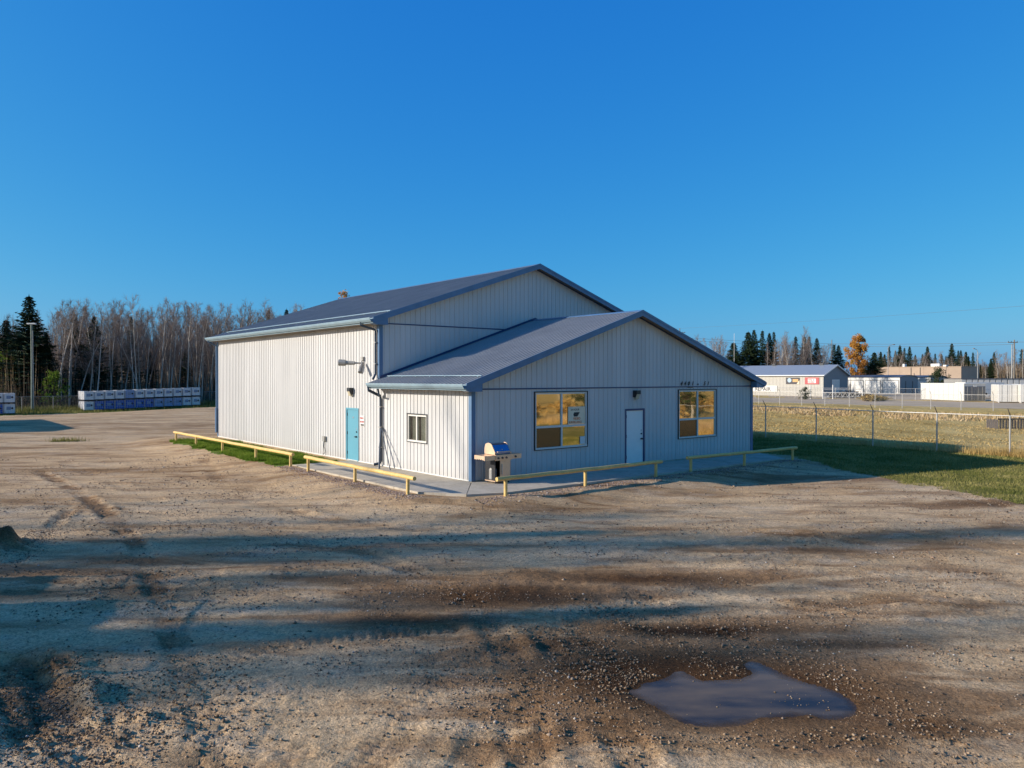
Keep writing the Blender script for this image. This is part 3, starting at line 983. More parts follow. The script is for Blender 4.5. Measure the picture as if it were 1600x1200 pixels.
panels(0, 0, W_, const(SEAM + .02), rake(OE), front, ())
gab = lambda a, h, z: (a, TO - h, z)
panels(0, 0, W_, const(2.6), const(SEAM2 - .02), gab, ())
panels(0, 0, W_, const(SEAM2 + .02), rake(SE), gab, ())
panels(0, 0, TO, const(.05), const(OE - .2), side, (WINS,))
panels(0, TO, TE, const(.05), const(SE - .2), side, (DOORS,))
# plain far walls (away from the camera) with a slab under everything
mb = MB()
mb.add([(W_, 0, 0), (W_, TE, 0), (W_, TE, SE - .2), (W_, TO, SE - .2), (W_, TO, OE - .2), (W_, 0, OE - .2)], [(0, 1, 2, 3, 4, 5)])
mb.add([(0, TE, 0), (W_, TE, 0), (W_, TE, SE - .2), (RS, TE, rake(SE)(RS)), (0, TE, SE - .2)], [(4, 3, 2, 1, 0)])
mb.build('wall', M['siding'], bld)
MB().box(.012, W_ - .01, .012, TE - .01, -.3, .05).build('foundation', M['concrete'], bld)
# seams and corner trims
MB().box(-.006, W_ + .006, -.022, .0, SEAM - .022, SEAM + .022).build('seam_trim', M['trim_dark'], bld)
MB().box(-.006, W_ + .006, TO - .022, TO, SEAM2 - .022, SEAM2 + .022).build('seam_trim', M['trim_dark'], bld)
MB().box(-.024, -.001, .14, TE - .1, .02, .055).build('base_trim', M['white'], bld)
def corner(x, y, z0, z1, sx=-1, sy=-1, w=.13, mat='trim'):
    m_ = MB()
    e = .026
    if sx < 0: m_.box(x - e, x - .001, y - e, y + w, z0, z1); m_.box(x - .001, x + w, y - e, y - .001, z0, z1)
    else: m_.box(x + .001, x + e, y - e, y + w, z0, z1); m_.box(x - w, x + .001, y - e, y - .001, z0, z1)
    return m_.build('corner_trim', M[mat], bld)
corner(0, 0, .03, OE - .22)
corner(0, TO, OE + .15, SE - .23)
corner(W_, 0, .03, OE - .22, sx=1)
MB().box(-.027, 0, TE - .1, TE + .03, .03, SE - .23).build('corner_trim', M['trim'], bld)

# roofs --------------------------------------------------------------
CA, SA = math.cos(math.atan(SL)), math.sin(math.atan(SL))
def roof_prof(w):
    pts = []
    n = int(round(w / PITCH))
    for i in range(n):
        a = i * PITCH
        pts += [(a, 0), (a + .088, 0), (a + .094, .006), (a + .118, .006), (a + .124, 0), (a + PITCH - .046, 0), (a + PITCH - .036, .022), (a + PITCH - .014, .022), (a + PITCH - .005, 0)]
    pts.append((w, 0))
    return pts
def roof_side(left, eave_z, t0, t1):
    def place(a, h, r):
        x = -OV - .02 + r * CA - h * SA; z = eave_z + (r - .02) * SA + h * CA
        return (x, a, z) if left else (W_ - x, a, z)
    slope = (RS + OV + .02) / CA
    a = t0
    while a < t1 - .05:
        b2 = min(a + 4 * PITCH, t1)
        mb = sheet(a, b2, const(0), const(slope), place, (), roof_prof(round((b2 - a) / PITCH + .49) * PITCH))
        mb.build('roof_panel', M['roof'], bld)
        a = b2
cutRS = RS
roof_side(True, OE, -OVF, TO - .02); roof_side(True, SE, TO - OVF, TE + .3)
roof_side(False, OE, -OVF, TO - .02); roof_side(False, SE, TO - OVF, TE + .3)
def ridge(e, t0, t1, z):
    c = e + SL * (RS + OV)
    w = .17
    p = [(-w, -w * SL + .026), (0, .035), (w, -w * SL + .026), (w, -w * SL + .018), (0, .024), (-w, -w * SL + .018)]
    MB().prism(p, lambda a, q, d: (RS + a, d, c + q), t0, t1).build('ridge_cap', M['trim'], bld)
ridge(OE, -OVF - .02, TO - .01, 0); ridge(SE, TO - OVF - .02, TE + .32, 0)
# closed roof slab under the sheets: soffits and the dark edge
def under(e, t0, t1):
    zt = lambda s: e - .006 + SL * (min(s, W_ - s) + OV)
    top = [(-OV, zt(-OV)), (RS, zt(RS)), (W_ + OV, zt(W_ + OV))]
    bot = [(W_ + OV, zt(W_ + OV) - .13), (RS, zt(RS) - .13), (-OV, zt(-OV) - .13)]
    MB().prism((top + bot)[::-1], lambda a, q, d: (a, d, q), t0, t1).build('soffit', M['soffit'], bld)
under(OE, -OVF + .03, TO - .03); under(SE, TO - OVF + .03, TE + .28)
# rake fascias (two boards each gable) and boxed eave corners
def rake_trim(e, t, left):
    f = (lambda s: s) if left else (lambda s: W_ - s)
    z = lambda s: e + SL * (s + OV)
    poly = [(-OV - .02, z(-OV - .02) + .03), (RS, z(RS) + .03), (RS, z(RS) - .19), (-OV - .02, z(-OV - .02) - .19)]
    m_ = MB()
    m_.prism([(f(a), q) for a, q in poly], lambda a, q, d: (a, d, q), t, t + .025)
    poly2 = [(-OV - .02, z(-OV - .02) + .034), (RS, z(RS) + .034), (RS, z(RS) - .05), (-OV - .02, z(-OV - .02) - .05)]
    m_.prism([(f(a), q) for a, q in poly2], lambda a, q, d: (a, d, q), t - .014, t - .001)
    m_.build('fascia', M['trim'], bld)
    poly3 = [(.0, z(0) - .145), (RS, z(RS) - .145), (RS, z(RS) - .175), (.0, z(0) - .175)]
    MB().prism([(f(a), q) for a, q in poly3], lambda a, q, d: (a, d, q), t + OVF - .03, t + OVF - .002).build('eave_trim', M['trim_dark'], bld)
    # return box under the eave corner
    c = [(-OV + .005, e - .02), (.17, e + .03), (.17, e - .24), (-OV + .12, e - .24), (-OV + .005, e - .20)]
    MB().prism([(f(a), q) for a, q in c], lambda a, q, d: (a, d, q), t + .03, t + OVF - .03).build('eave_box', M['trim'], bld)
for e, t in ((OE, -OVF - .026), (SE, TO - OVF - .026)):
    rake_trim(e, t, True); rake_trim(e, t, False)
# gutters (K-style profile) and eave soffits
def gutter(e, t0, t1, left=True):
    f = (lambda s: s) if left else (lambda s: W_ - s)
    g = -OV - .02
    p = [(g, e - .01), (g, e - .14), (g - .06, e - .155), (g - .12, e - .08), (g - .135, e - .02), (g - .135, e + .0), (g - .12, e + .0), (g - .11, e - .07), (g - .055, e - .135), (g - .01, e - .125), (g - .01, e - .01)]
    MB().prism([(f(a), q) for a, q in p], lambda a, q, d: (a, d, q), t0, t1).build('gutter', M['gutter'], bld)
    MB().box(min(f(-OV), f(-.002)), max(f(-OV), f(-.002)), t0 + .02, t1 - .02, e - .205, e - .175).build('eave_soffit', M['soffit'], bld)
    MB().box(min(f(-OV - .016), f(-OV)), max(f(-OV - .016), f(-OV)), t0 + .02, t1 - .02, e - .2, e - .02).build('eave_board', M['gutter'], bld)
gutter(OE, -OVF, TO - .05); gutter(SE, TO - OVF, TE + .3); gutter(OE, -OVF, TO - .05, False); gutter(SE, TO - OVF, TE + .3, False)
# snow guard rails on the two near slopes
def guard(e, r, t0, t1):
    x = -OV + r; z = e + SL * r
    m_ = MB().tube([(x, t0, z + .055), (x, (t0 + t1) / 2, z + .06), (x, t1, z + .055)], .02, 6)
    k = t0 + .2
    while k < t1:
        m_.box(x - .015, x + .03, k - .015, k + .015, z - .0, z + .055); k += .9144
    m_.build('snow_guard', M['gutter'], bld)
guard(OE, .62, -OVF + .05, TO - .3); guard(SE, .75, TO - OVF + .05, TE - .6)
MB().box(.05, W_ - .05, TO - .05, TO - .024, 2.6, 2.62).build('flashing', M['trim_dark'], bld)
fl = [(-.0, OE + .03 + SL * OV), (RS, OE + .03 + SL * (OV + RS)), (RS, OE + .11 + SL * (OV + RS)), (-.0, OE + .11 + SL * OV)]
MB().prism(fl[::-1], lambda a, q, d: (a, d, q), TO - .052, TO - .026).build('flashing', M['trim_dark'], bld)
MB().prism([(W_ - a, q) for a, q in fl], lambda a, q, d: (a, d, q), TO - .052, TO - .026).build('flashing', M['trim_dark'], bld)

# downspouts ------------------------------------------------------------
def spout(pts, mat='downspout', r=.045, wide=None):
    return MB().tube(pts, r, 8).build('downspout', M[mat], bld)
spout([(-OV - .08, TO + .45, SE - .13), (-OV - .08, TO + .45, SE - .24), (-.10, TO + .14, SE - .42), (-.075, TO + .16, SE - .6), (-.075, TO + .16, OE + .34), (-.22, TO + .1, OE + .14)])
spout([(-OV - .08, TO - .12, OE - .13), (-OV - .08, TO - .12, OE - .26), (-.10, TO - .22, OE - .48), (-.075, TO - .22, OE - .6), (-.075, TO - .22, .2), (-.12, TO - .20, .12), (-.30, TO - .1, .08)], r=.055)
spout([(-OV + .1, TO - .5, OE - .2), (-OV + .14, TO - .52, OE - .46), (-.12, TO - .3, OE - .5)], r=.035)
spout([(-OV - .05, TE + .1, SE - .14), (-OV - .02, TE + .1, SE - .22), (-.06, TE - .0, SE - .45), (-.06, TE + .02, 1.6)], r=.05, mat='trim')
MB().box(-.14, -.03, TE - .05, TE + .08, .25, 1.6, bev=.02).build('downspout_guard', M['trim'], bld)
m_ = MB()
for z in (4.6, 3.8): m_.box(-.13, -.0, TO + .09, TO + .23, z, z + .035)
for z in (2.2, 1.45, .7): m_.box(-.14, -.0, TO - .3, TO - .14, z, z + .035)
m_.build('pipe_strap', M['steel_dull'], bld)

# windows ---------------------------------------------------------------
def window(hole, place, panes, mats, frame='vinyl', trim=.05, split=None, cross=None, tmat='dark', recess=.03):
    """place(a, depth outward, z)"""
    a0, a1, z0, z1 = hole
    box = lambda m_, p, q, d0, d1, u_, v_: m_.prism([(p, u_), (q, u_), (q, v_), (p, v_)], lambda a, z, d: place(a, d, z), d0, d1)
    w = MB()
    e = trim
    box(w, a0 - e * .4, a1 + e * .4, -.01, .045, z1 - .004, z1 + e * .6); box(w, a0 - e * .4, a1 + e * .4, -.01, .045, z0 - e * .4, z0 + .004)
    box(w, a0 - e * .4, a0 + .012, -.01, .043, z0 + .004, z1 - .004); box(w, a1 - .012, a1 + e * .4, -.01, .043, z0 + .004, z1 - .004)
    wo_ = w.build('window', M[tmat], bld)
    fr = MB(); fw = .06
    b0, b1, c0, c1 = a0 + .012, a1 - .012, z0 + .004, z1 - .004
    box(fr, b0, b1, -.05, .02, c1 - fw, c1); box(fr, b0, b1, -.05, .035, c0, c0 + fw)
    box(fr, b0, b0 + fw, -.05, .02, c0 + fw, c1 - fw); box(fr, b1 - fw, b1, -.05, .02, c0 + fw, c1 - fw)
    fo = fr.build('frame', M[frame], wo_)
    xs = [b0 + fw] + ([split - .03, split + .03] if split else []) + [b1 - fw]
    zs = [c0 + fw] + ([cross - .035, cross + .035] if cross else []) + [c1 - fw]
    if split: box(MB_ := MB(), split - .03, split + .03, -.04, .024, c0 + fw, c1 - fw); MB_.build('mullion', M[frame], wo_)
    if cross:
        mm = MB()
        for i in range(0, len(xs), 2): box(mm, xs[i], xs[i + 1], -.04, .022, cross - .035, cross + .035)
        mm.build('transom', M[frame], wo_)
    k = 0
    for i in range(0, len(xs), 2):
        for j in range(0, len(zs), 2):
            g = MB(); box(g, xs[i], xs[i + 1], -.022, -.014, zs[j], zs[j + 1])
            g.build('pane', M[mats[k % len(mats)]], wo_); k += 1
    return wo_
fplace = lambda a, d, z: (a, -d, z)
splace = lambda a, d, z: (-d, a, z)
window(WIN1, fplace, 4, ['screen', 'mirror', 'mirror', 'mirror'], split=3.85, cross=1.62)
window(WIN2, fplace, 4, ['screen', 'mirror', 'mirror', 'mirror'], split=11.42, cross=1.62)
wo_ = window(WINS, splace, 2, ['glass', 'glass'], split=3.20)
# shallow room behind the side window with two pale curtains
rm = MB(); rm.box(.06, .075, WINS[0] - .3, WINS[1] + .3, .9, 2.2)
rm = MB()
rm.add([(.9, WINS[0] - .3, .9), (.9, WINS[1] + .3, .9), (.9, WINS[1] + .3, 2.3), (.9, WINS[0] - .3, 2.3)], [(0, 1, 2, 3)])
rm.build('inner_wall', M['grey'], wo_)
cu = MB()
def curtain(t0, t1, z0, z1, x):
    n_ = 14
    vs = []; fs = []
    for i in range(n_ + 1):
        a = t0 + (t1 - t0) * i / n_
        vs += [(x + .02 * math.sin(i * 1.9), a, z0), (x + .02 * math.sin(i * 1.9), a, z1)]
    for i in range(n_): fs.append((2 * i, 2 * i + 2, 2 * i + 3, 2 * i + 1))
    return MB().add(vs, fs)
M['curtain'] = paint('pale_curtain', (.42, .42, .36), .9)
curtain(2.62, 3.10, 1.10, 1.93, .10).build('curtain', M['curtain'], wo_)
curtain(3.26, 3.70, 1.10, 1.96, .12).build('curtain', M['curtain'], wo_)

# doors -----------------------------------------------------------------
def door(hole, place, mat, fmat, knob_at, hinge_at, name='door'):
    a0, a1, z0, z1 = hole
    bx = lambda m_, p, q, d0, d1, u_, v_: m_.prism([(p, u_), (q, u_), (q, v_), (p, v_)], lambda a, z, d: place(a, d, z), d0, d1)
    fw = .07
    d = MB(); bx(d, a0 + fw, a1 - fw, -.045, .0, z0 + .02, z1 - fw)
    do = d.build('door', M[mat], bld)
    f = MB()
    bx(f, a0, a0 + fw, -.06, .03, z0, z1); bx(f, a1 - fw, a1, -.06, .03, z0, z1); bx(f, a0 + fw, a1 - fw, -.06, .029, z1 - fw, z1)
    f.build('door_frame', M[fmat], do)
    th = MB(); bx(th, a0 + fw, a1 - fw, -.06, .035, z0 - .02, z0 + .02); th.build('threshold', M['steel_dull'], do)
    for hz_ in (.3, 1.08, 1.82):
        h_ = MB(); bx(h_, hinge_at - .02, hinge_at + .02, -.0, .02, z0 + hz_ - .06, z0 + hz_ + .06); h_.build('hinge', M['dark'], do)
    k = MB(); k.tube([place(knob_at, -.0, .98), place(knob_at, .05, .98)], [.035, .028], 10); k.tube([place(knob_at, .05, .98), place(knob_at, .085, .98)], [.032, .03], 10)
    sgn = 1 if hinge_at > knob_at else -1
    k.tube([place(knob_at, .06, .98), place(knob_at + .11 * sgn, .065, .975)], .012, 6)
    k.build('handle', M['dark'], do)
    l_ = MB(); l_.tube([place(knob_at, -.0, 1.17), place(knob_at, .03, 1.17)], .03, 10); l_.build('deadbolt', M['dark'], do)
    p_ = MB(); bx(p_, knob_at - .018, knob_at + .018, 0, .006, 1.25, 1.33); p_.build('lock_plate', M['steel'], do)
    return do
door(DOORF, fplace, 'door_white', 'trim_dark', 7.98, 7.135)
do = door(DOORS, splace, 'door_blue', 'door_blue', 7.61, 8.40)
MB().prism([(7.86, 1.70), (7.95, 1.70), (7.95, 1.76), (7.86, 1.76)], lambda a, z, d: (-d, a, z), .0, .006).build('peephole_plate', M['steel'], do)

# wall packs and flood light -----------------------------------------------
def wall_pack(place, a, z):
    m_ = MB()
    m_.prism([(0, z - .01), (.10, z - .03), (.20, z + .12), (.20, z + .24), (0, z + .24)], lambda d, q, w: place(a + w, d, q), -.11, .11)
    w = m_.build('wall_light', M['dark'], bld)
    g = MB(); g.prism([(.02, z - .10), (.13, z - .08), (.19, z + .10), (.105, z - .045), (.02, z - .02)], lambda d, q, w_: place(a + w_, d, q), -.09, .09)
    g.build('lens', M['lamp_glass'], w)
wall_pack(splace, 7.96, 2.66)
wall_pack(fplace, 7.62, 2.58)
m_ = MB(); m_.box(-.10, -.0, 6.95, 7.12, 3.96, 4.10); m_.tube([(-.06, 7.05, 3.98), (-.1, 7.05, 3.86), (-.35, 7.25, 3.86)], .035, 8)
fl_ = m_.build('flood_light', M['steel_dull'], bld)
m_ = MB(); m_.tube([(-.3, 7.2, 3.86), (-.55, 7.45, 3.87)], [.07, .085], 10); m_.tube([(-.55, 7.45, 3.87), (-.75, 7.62, 3.88)], [.12, .13], 12); m_.build('lamp_head', M['steel_dull'], fl_)
m_ = MB(); m_.tube([(-.12, 6.9, 3.86), (-.3, 6.72, 3.62)], [.06, .075], 10); m_.tube([(-.3, 6.72, 3.62), (-.36, 6.66, 3.5)], [.09, .085], 10); m_.build('lamp_head', M['grey'], fl_)
m_ = MB(); m_.tube([(-.75, 7.62, 3.88), (-.762, 7.63, 3.881)], [.115, .11], 12); m_.build('lens', M['white'], fl_)
# electrical box with a hanging cord
m_ = MB(); m_.box(-.11, -.0, 10.28, 10.50, .64, .84, bev=.01)
eb = m_.build('outlet_box', M['steel_dull'], bld)
MB().tube([(-.06, 10.36, .64), (-.08, 10.34, .4), (-.05, 10.28, .2), (-.10, 10.42, .06), (-.05, 10.5, .18), (-.06, 10.43, .45), (-.05, 10.42, .64)], .011, 6).build('cord', M['black'], eb)

# house number over the right office window
def text_obj(body, size, mat, parent, loc, rot, shear=0.0, name='lettering', align='LEFT', ext=.003, bold=0.0, sx=1.0):
    c = bpy.data.curves.new(name, 'FONT')
    c.body = body; c.size = size; c.extrude = ext; c.shear = shear; c.align_x = align; c.offset = bold; c.resolution_u = 3
    c.materials.append(mat)
    o = bpy.data.objects.new(name, c)
    me = bpy.data.meshes.new_from_object(o)
    bpy.data.objects.remove(o)
    o = bpy.data.objects.new(name, me)
    COL.objects.link(o)
    o.parent = parent; o.location = loc; o.rotation_euler = rot; o.scale = (sx, 1, 1)
    return o
for ch, s in (('4', 10.30), ('4', 10.53), ('0', 10.76), ('1', 11.01), ('-', 11.34), ('5', 11.80), ('1', 12.04)):
    text_obj(ch, .215 if ch != '-' else .34, M['ink'], bld, (s, -.024, 2.99 if ch != '-' else 2.955), (R(90), 0, 0), shear=.35, name='house_number', bold=.009)
MB().box(10.75, 11.1, -.035, -.022, 2.895, 2.93).build('trim_patch', M['ink'], bld)

# ================================================================== SIGNS ON THE BUILDING
def put(o, s, t, z=0.0, rz=0.0):
    p = W(s, t, z); o.location = p; o.rotation_euler = (0, 0, ROT + rz); return o
sg = put(thing('wall_sign', label='small white and red notice on the siding right of the turquoise door', cat='sign'), 0, 0)
m_ = MB(); m_.box(-.030, -.022, 6.94, 7.30, 1.42, 1.83); m_.build('board', M['white'], sg)
RY = (R(90), 0, R(-90))
text_obj('PRIVATE', .095, M['red'], sg, (-.032, 7.28, 1.70), RY, bold=.002, sx=.8)
text_obj('NO ENTRY', .095, M['red'], sg, (-.032, 7.28, 1.56), RY, bold=.002, sx=.66)
MB().box(-.033, -.030, 6.98, 7.24, 1.44, 1.50).build('print_band', M['ink'], sg)
ps = put(thing('window_poster', label='cream poster with red lettering inside the left office window', cat='poster'), 0, 0)
MB().box(4.16, 4.98, -.010, -.004, 1.67, 2.28).build('sheet', M['paper'], ps)
RF = (R(90), 0, 0)
text_obj('24 HOUR', .10, M['ink'], ps, (4.28, -.011, 2.14), RF)
MB().prism([(4.44, 1.93), (4.60, 1.93), (4.66, 2.0), (4.72, 2.08), (4.44, 2.08), (4.41, 2.0)], lambda a, q, d: (a, d, q), -.013, -.010).build('camera_symbol', M['ink'], ps)
text_obj('VIDEO', .12, M['orange_ink'], ps, (4.40, -.011, 1.82), RF, bold=.003)
text_obj('SURVEILLANCE', .105, M['orange_ink'], ps, (4.19, -.011, 1.70), RF, bold=.002, sx=.88)
nt_ = put(thing('window_notice', label='small blank white note in the lower right corner of the left office window', cat='notice'), 0, 0)
MB().box(4.74, 4.98, -.010, -.004, .95, 1.22).build('sheet', M['white'], nt_)

# ================================================================== APRON
ap = MB()
pts = [(-2.45, 8.1), (-2.45, -.75), (-1.65, -2.0), (-.6, -2.4), (14.1, -2.4), (15.6, .3), (.0, .3), (.0, 8.1)]
def slab(pts2, z0, z1):
    n_ = len(pts2)
    vs = [W(s, t, z0) for s, t in pts2] + [W(s, t, z1) for s, t in pts2]
    return MB().add(vs, [tuple(range(n_, 2 * n_))] + [(i, (i + 1) % n_, n_ + (i + 1) % n_, n_ + i) for i in range(n_)])
apron = thing('concrete_apron', W(0, 0), ROT, None, None)
apron['kind'] = 'structure'
secs = [[(-2.45, 8.1), (-2.45, 4.2), (-.0, 4.2), (-.0, 8.1)], [(-2.45, 4.19), (-2.45, .62), (-.0, .62), (-.0, 4.19)],
        [(-2.45, .61), (-2.45, -.75), (-1.65, -2.0), (-.04, -.02), (-.04, .61)], [(-1.64, -2.01), (-.6, -2.4), (2.4, -2.4), (2.4, -.01), (-.03, -.03)]]
x = 2.41
while x < 13.5:
    secs.append([(x, -2.4), (min(x + 2.9, 14.1), -2.4), (min(x + 2.9, 14.1), -.01), (x, -.01)]); x += 2.91
secs.append([(14.06, -2.4), (15.5, -.01), (14.06, -.01)])
for q in secs:
    n_ = len(q); m_ = MB()
    g = .008
    cx0 = sum(p[0] for p in q) / n_; cy0 = sum(p[1] for p in q) / n_
    q2 = [(a - math.copysign(g, a - cx0), b - math.copysign(g, b - cy0)) for a, b in q]
    zt = .018 + random.uniform(-.003, .003)
    m_.add([(a, b, -.3) for a, b in q2] + [(a, b, zt) for a, b in q2], [tuple(range(n_, 2 * n_))] + [(i, (i + 1) % n_, n_ + (i + 1) % n_, n_ + i) for i in range(n_)])
    m_.build('concrete_slab', M['concrete'], apron)

# ================================================================== YELLOW RAILS
def rail(pts, label, posts, ends=(.25, .25)):
    """pts: two (s,t) ends; posts: fractions"""
    a, b2 = W(*pts[0]), W(*pts[1])
    L = (b2 - a).length
    th = thing('rail_barrier', a, math.atan2(b2.y - a.y, b2.x - a.x), label, 'barrier', 'low yellow rail barriers around the building')
    zs = [hz(*(a + (b2 - a) * f).xy) for f in posts]
    z0 = zs[0]; z1 = zs[-1]
    zl = lambda f: .47 + (np.interp(f, posts, zs) * .3)
    n_ = 14
    MB().tube([(L * i / n_, .006 * math.sin(i * 1.3), float(zl(i / n_)) + .006 * math.sin(i * 2.1)) for i in range(n_ + 1)], .062, 12).build('beam', M['yellow'], th, smooth=False)
    for f, zz_ in zip(posts, zs):
        MB().tube([(L * f, 0, zz_ - .3), (L * f, .0, float(zl(f)) - .05)], .052, 10).build('post', M['yellow'], th)
    return th
rail(((-2.72, 22.4), (-2.66, 7.5)), 'long yellow rail on five posts over the green grass strip', (.02, .24, .49, .755, .985))
rail(((-2.66, 6.45), (-2.72, -1.0)), 'yellow rail on three posts before the turquoise door and side window', (.035, .515, .95))
rail(((-1.05, -2.62), (6.1, -2.55)), 'yellow rail starting before the barbecue and ending at the white door', (.045, .49, .96))
rail(((7.65, -2.42), (14.3, -2.72)), 'yellow rail below the right office window reaching the lawn', (.03, .49, .96))

# ================================================================== LEANING PIPES
for (s0, t0, s1, t1, z1, r_, lab) in ((-.10, TO - .30, -.55, TO - .95, 1.42, .035, 'thick dark pipe leaning on the office downspout'), (-.10, TO - .36, -.42, TO - 1.5, 1.42, .020, 'thin dark pipe leaning furthest right of the office downspout')):
    p = MB().tube([W(s1, t1, .02), W((s0 + s1) / 2 - .02, (t0 + t1) / 2, z1 * .52), W(s0, t0, z1)], r_, 8).build('leaning_pipe', M['downspout'])
    tag(p, lab, 'pipe')

# ================================================================== BARBECUE
bq = put(thing('barbecue_grill', label='stainless steel gas barbecue with blue lid standing at the office corner', cat='barbecue'), .0, -.28, .018)
def bb(name, mat, *boxes, parent=bq, bev=0):
    m_ = MB()
    for b3 in boxes: m_.box(*b3, bev=bev)
    return m_.build(name, M[mat], parent)
# local: x right along wall, y negative is towards the viewer
bb('side_panel', 'black', (.28, .30, -.56, -.06, .09, .74)); bb('side_panel', 'black', (.86, .88, -.56, -.06, .09, .74))
bb('back_panel', 'black', (.30, .86, -.075, -.06, .09, .74)); bb('base_shelf', 'stainless', (.27, .89, -.57, -.05, .06, .09))
dr = bb('cabinet_door', 'stainless', (.46, .86, -.59, -.565, .10, .72))
bb('handle', 'steel', (.51, .53, -.625, -.61, .28, .60), (.51, .53, -.61, -.59, .28, .30), (.51, .53, -.61, -.59, .58, .60), parent=dr)
MB().tube([(.37, -.33, .1), (.37, -.33, .13), (.37, -.33, .42), (.37, -.33, .5), (.37, -.33, .55)], [.09, .12, .12, .08, .04], 12).build('gas_cylinder', M['steel_dull'], bq)
bb('firebox', 'black', (.26, .90, -.58, -.05, .74, .90))
cp = MB(); cp.prism([(-.58, .71), (-.62, .72), (-.622, .89), (-.56, .90)], lambda y, z, x_: (x_, y, z), .26, .90); cp = cp.build('control_panel', M['stainless'], bq)
for x_ in (.36, .52, .68):
    MB().tube([(x_, -.615, .80), (x_, -.655, .79)], [.034, .028], 12).build('knob', M['rust'], cp)
sh = MB(); sh.box(-.16, .255, -.57, -.08, .855, .885); sh.box(-.16, .255, -.605, -.572, .74, .885); sh.box(-.16, -.14, -.57, -.08, .76, .854)
sh = sh.build('side_shelf', M['stainless'], bq)
for y_ in (-.45, -.36, -.27): MB().tube([(-.165, y_, .78), (-.19, y_, .74), (-.175, y_, .71)], .006, 6).build('hook', M['black'], sh)
sh = MB(); sh.box(.905, 1.30, -.57, -.08, .855, .885); sh.box(.905, 1.30, -.605, -.572, .74, .885)
sh = sh.build('side_shelf', M['stainless'], bq)
MB().tube([(1.06, -.606, .81), (1.06, -.645, .80)], [.034, .028], 12).build('knob', M['rust'], sh)
prof = [(-.57, .90), (-.585, .955), (-.42, 1.185), (-.36, 1.225), (-.24, 1.24), (-.10, 1.20), (-.05, 1.06), (-.05, .90)]
ld = MB(); ld.prism(prof, lambda y, z, x_: (x_, y, z), .29, .87); ld = ld.build('lid', M['lid'], bq)
for x0_, x1_ in ((.255, .289), (.871, .905)):
    MB().prism(prof, lambda y, z, x_: (x_, y, z + (.012 if z > .95 else 0)), x0_, x1_).build('lid_cheek', M['stainless'], ld)
MB().tube([(.33, -.62, .985), (.83, -.62, .985)], .018, 8).build('handle', M['stainless'], ld)
bb('handle_bracket', 'stainless', (.33, .35, -.62, -.56, .97, 1.0), (.81, .83, -.62, -.56, .97, 1.0), parent=ld)
bb('badge', 'steel', (.55, .61, -.525, -.50, 1.03, 1.055), parent=ld)
for x_, y_ in ((.32, -.52), (.84, -.52), (.32, -.12), (.84, -.12)):
    MB().tube([(x_ - .012, y_, .035), (x_ + .012, y_, .035)], .033, 12).build('wheel', M['rubber'], bq)

# ================================================================== VEGETATION MESHES
M['bark'] = island_mat('aspen_bark', [(0, (.22, .19, .165)), (.5, (.42, .38, .335)), (1, (.60, .56, .50))], .9)
M['twig'] = island_mat('bare_twigs', [(0, (.14, .105, .085)), (.5, (.26, .205, .175)), (1, (.39, .33, .29))], .9)
M['spruce'] = island_mat('spruce_needles', [(0, (.010, .022, .012)), (.6, (.028, .052, .024)), (1, (.065, .085, .035))], .75)
M['spruce_blue'] = island_mat('dull_spruce_needles', [(0, (.03, .045, .035)), (.6, (.07, .095, .07)), (1, (.13, .15, .11))], .75)
M['spruce_bark'] = paint('spruce_bark', (.07, .055, .045), .95, var=.2)
M['autumn'] = island_mat('autumn_leaves', [(0, (.20, .10, .03)), (.3, (.45, .21, .045)), (.6, (.62, .33, .07)), (.85, (.50, .38, .08)), (1, (.24, .26, .07))], .75, .22, trans=.35)
M['thicket'] = island_mat('thicket', [(0, (.03, .022, .016)), (.6, (.085, .062, .045)), (1, (.17, .13, .10))], .95)
M['tan_brush'] = island_mat('tan_brush', [(0, (.15, .10, .06)), (.5, (.30, .22, .13)), (1, (.42, .32, .20))], .9)

def tubes_np(segs, n=3):
    """segs: list of (p0, p1, r0, r1) arrays -> verts, faces (open n-sided tubes)"""
    P0_ = np.array([s_[0] for s_ in segs]); P1_ = np.array([s_[1] for s_ in segs])
    r0 = np.array([s_[2] for s_ in segs]); r1 = np.array([s_[3] for s_ in segs])
    d = P1_ - P0_; d /= np.linalg.norm(d, axis=1, keepdims=True) + 1e-9
    a = np.cross(d, np.array([.31, .77, .55])); a /= np.linalg.norm(a, axis=1, keepdims=True) + 1e-9
    b = np.cross(d, a)
    vs = []
    for k in range(n):
        an = 2 * math.pi * k / n
        o = a * math.cos(an) + b * math.sin(an)
        vs.append(P0_ + o * r0[:, None]); vs.append(P1_ + o * r1[:, None])
    v = np.stack(vs, 1)
    m_ = len(segs)
    f = []
    for k in range(n):
        k2 = (k + 1) % n
        f.append([2 * k, 2 * k2, 2 * k2 + 1, 2 * k + 1])
    f = (np.array(f)[None] + (np.arange(m_) * 2 * n)[:, None, None]).reshape(-1, 4)
    return v.reshape(-1, 3), f

def rot_about(d, ang, az, rg):
    d = d / np.linalg.norm(d)
    a = np.cross(d, [0, 0, 1.0]);
    if np.linalg.norm(a) < 1e-3: a = np.array([1.0, 0, 0])
    a /= np.linalg.norm(a); b = np.cross(d, a)
    o = a * math.cos(az) + b * math.sin(az)
    return d * math.cos(ang) + o * math.sin(ang)

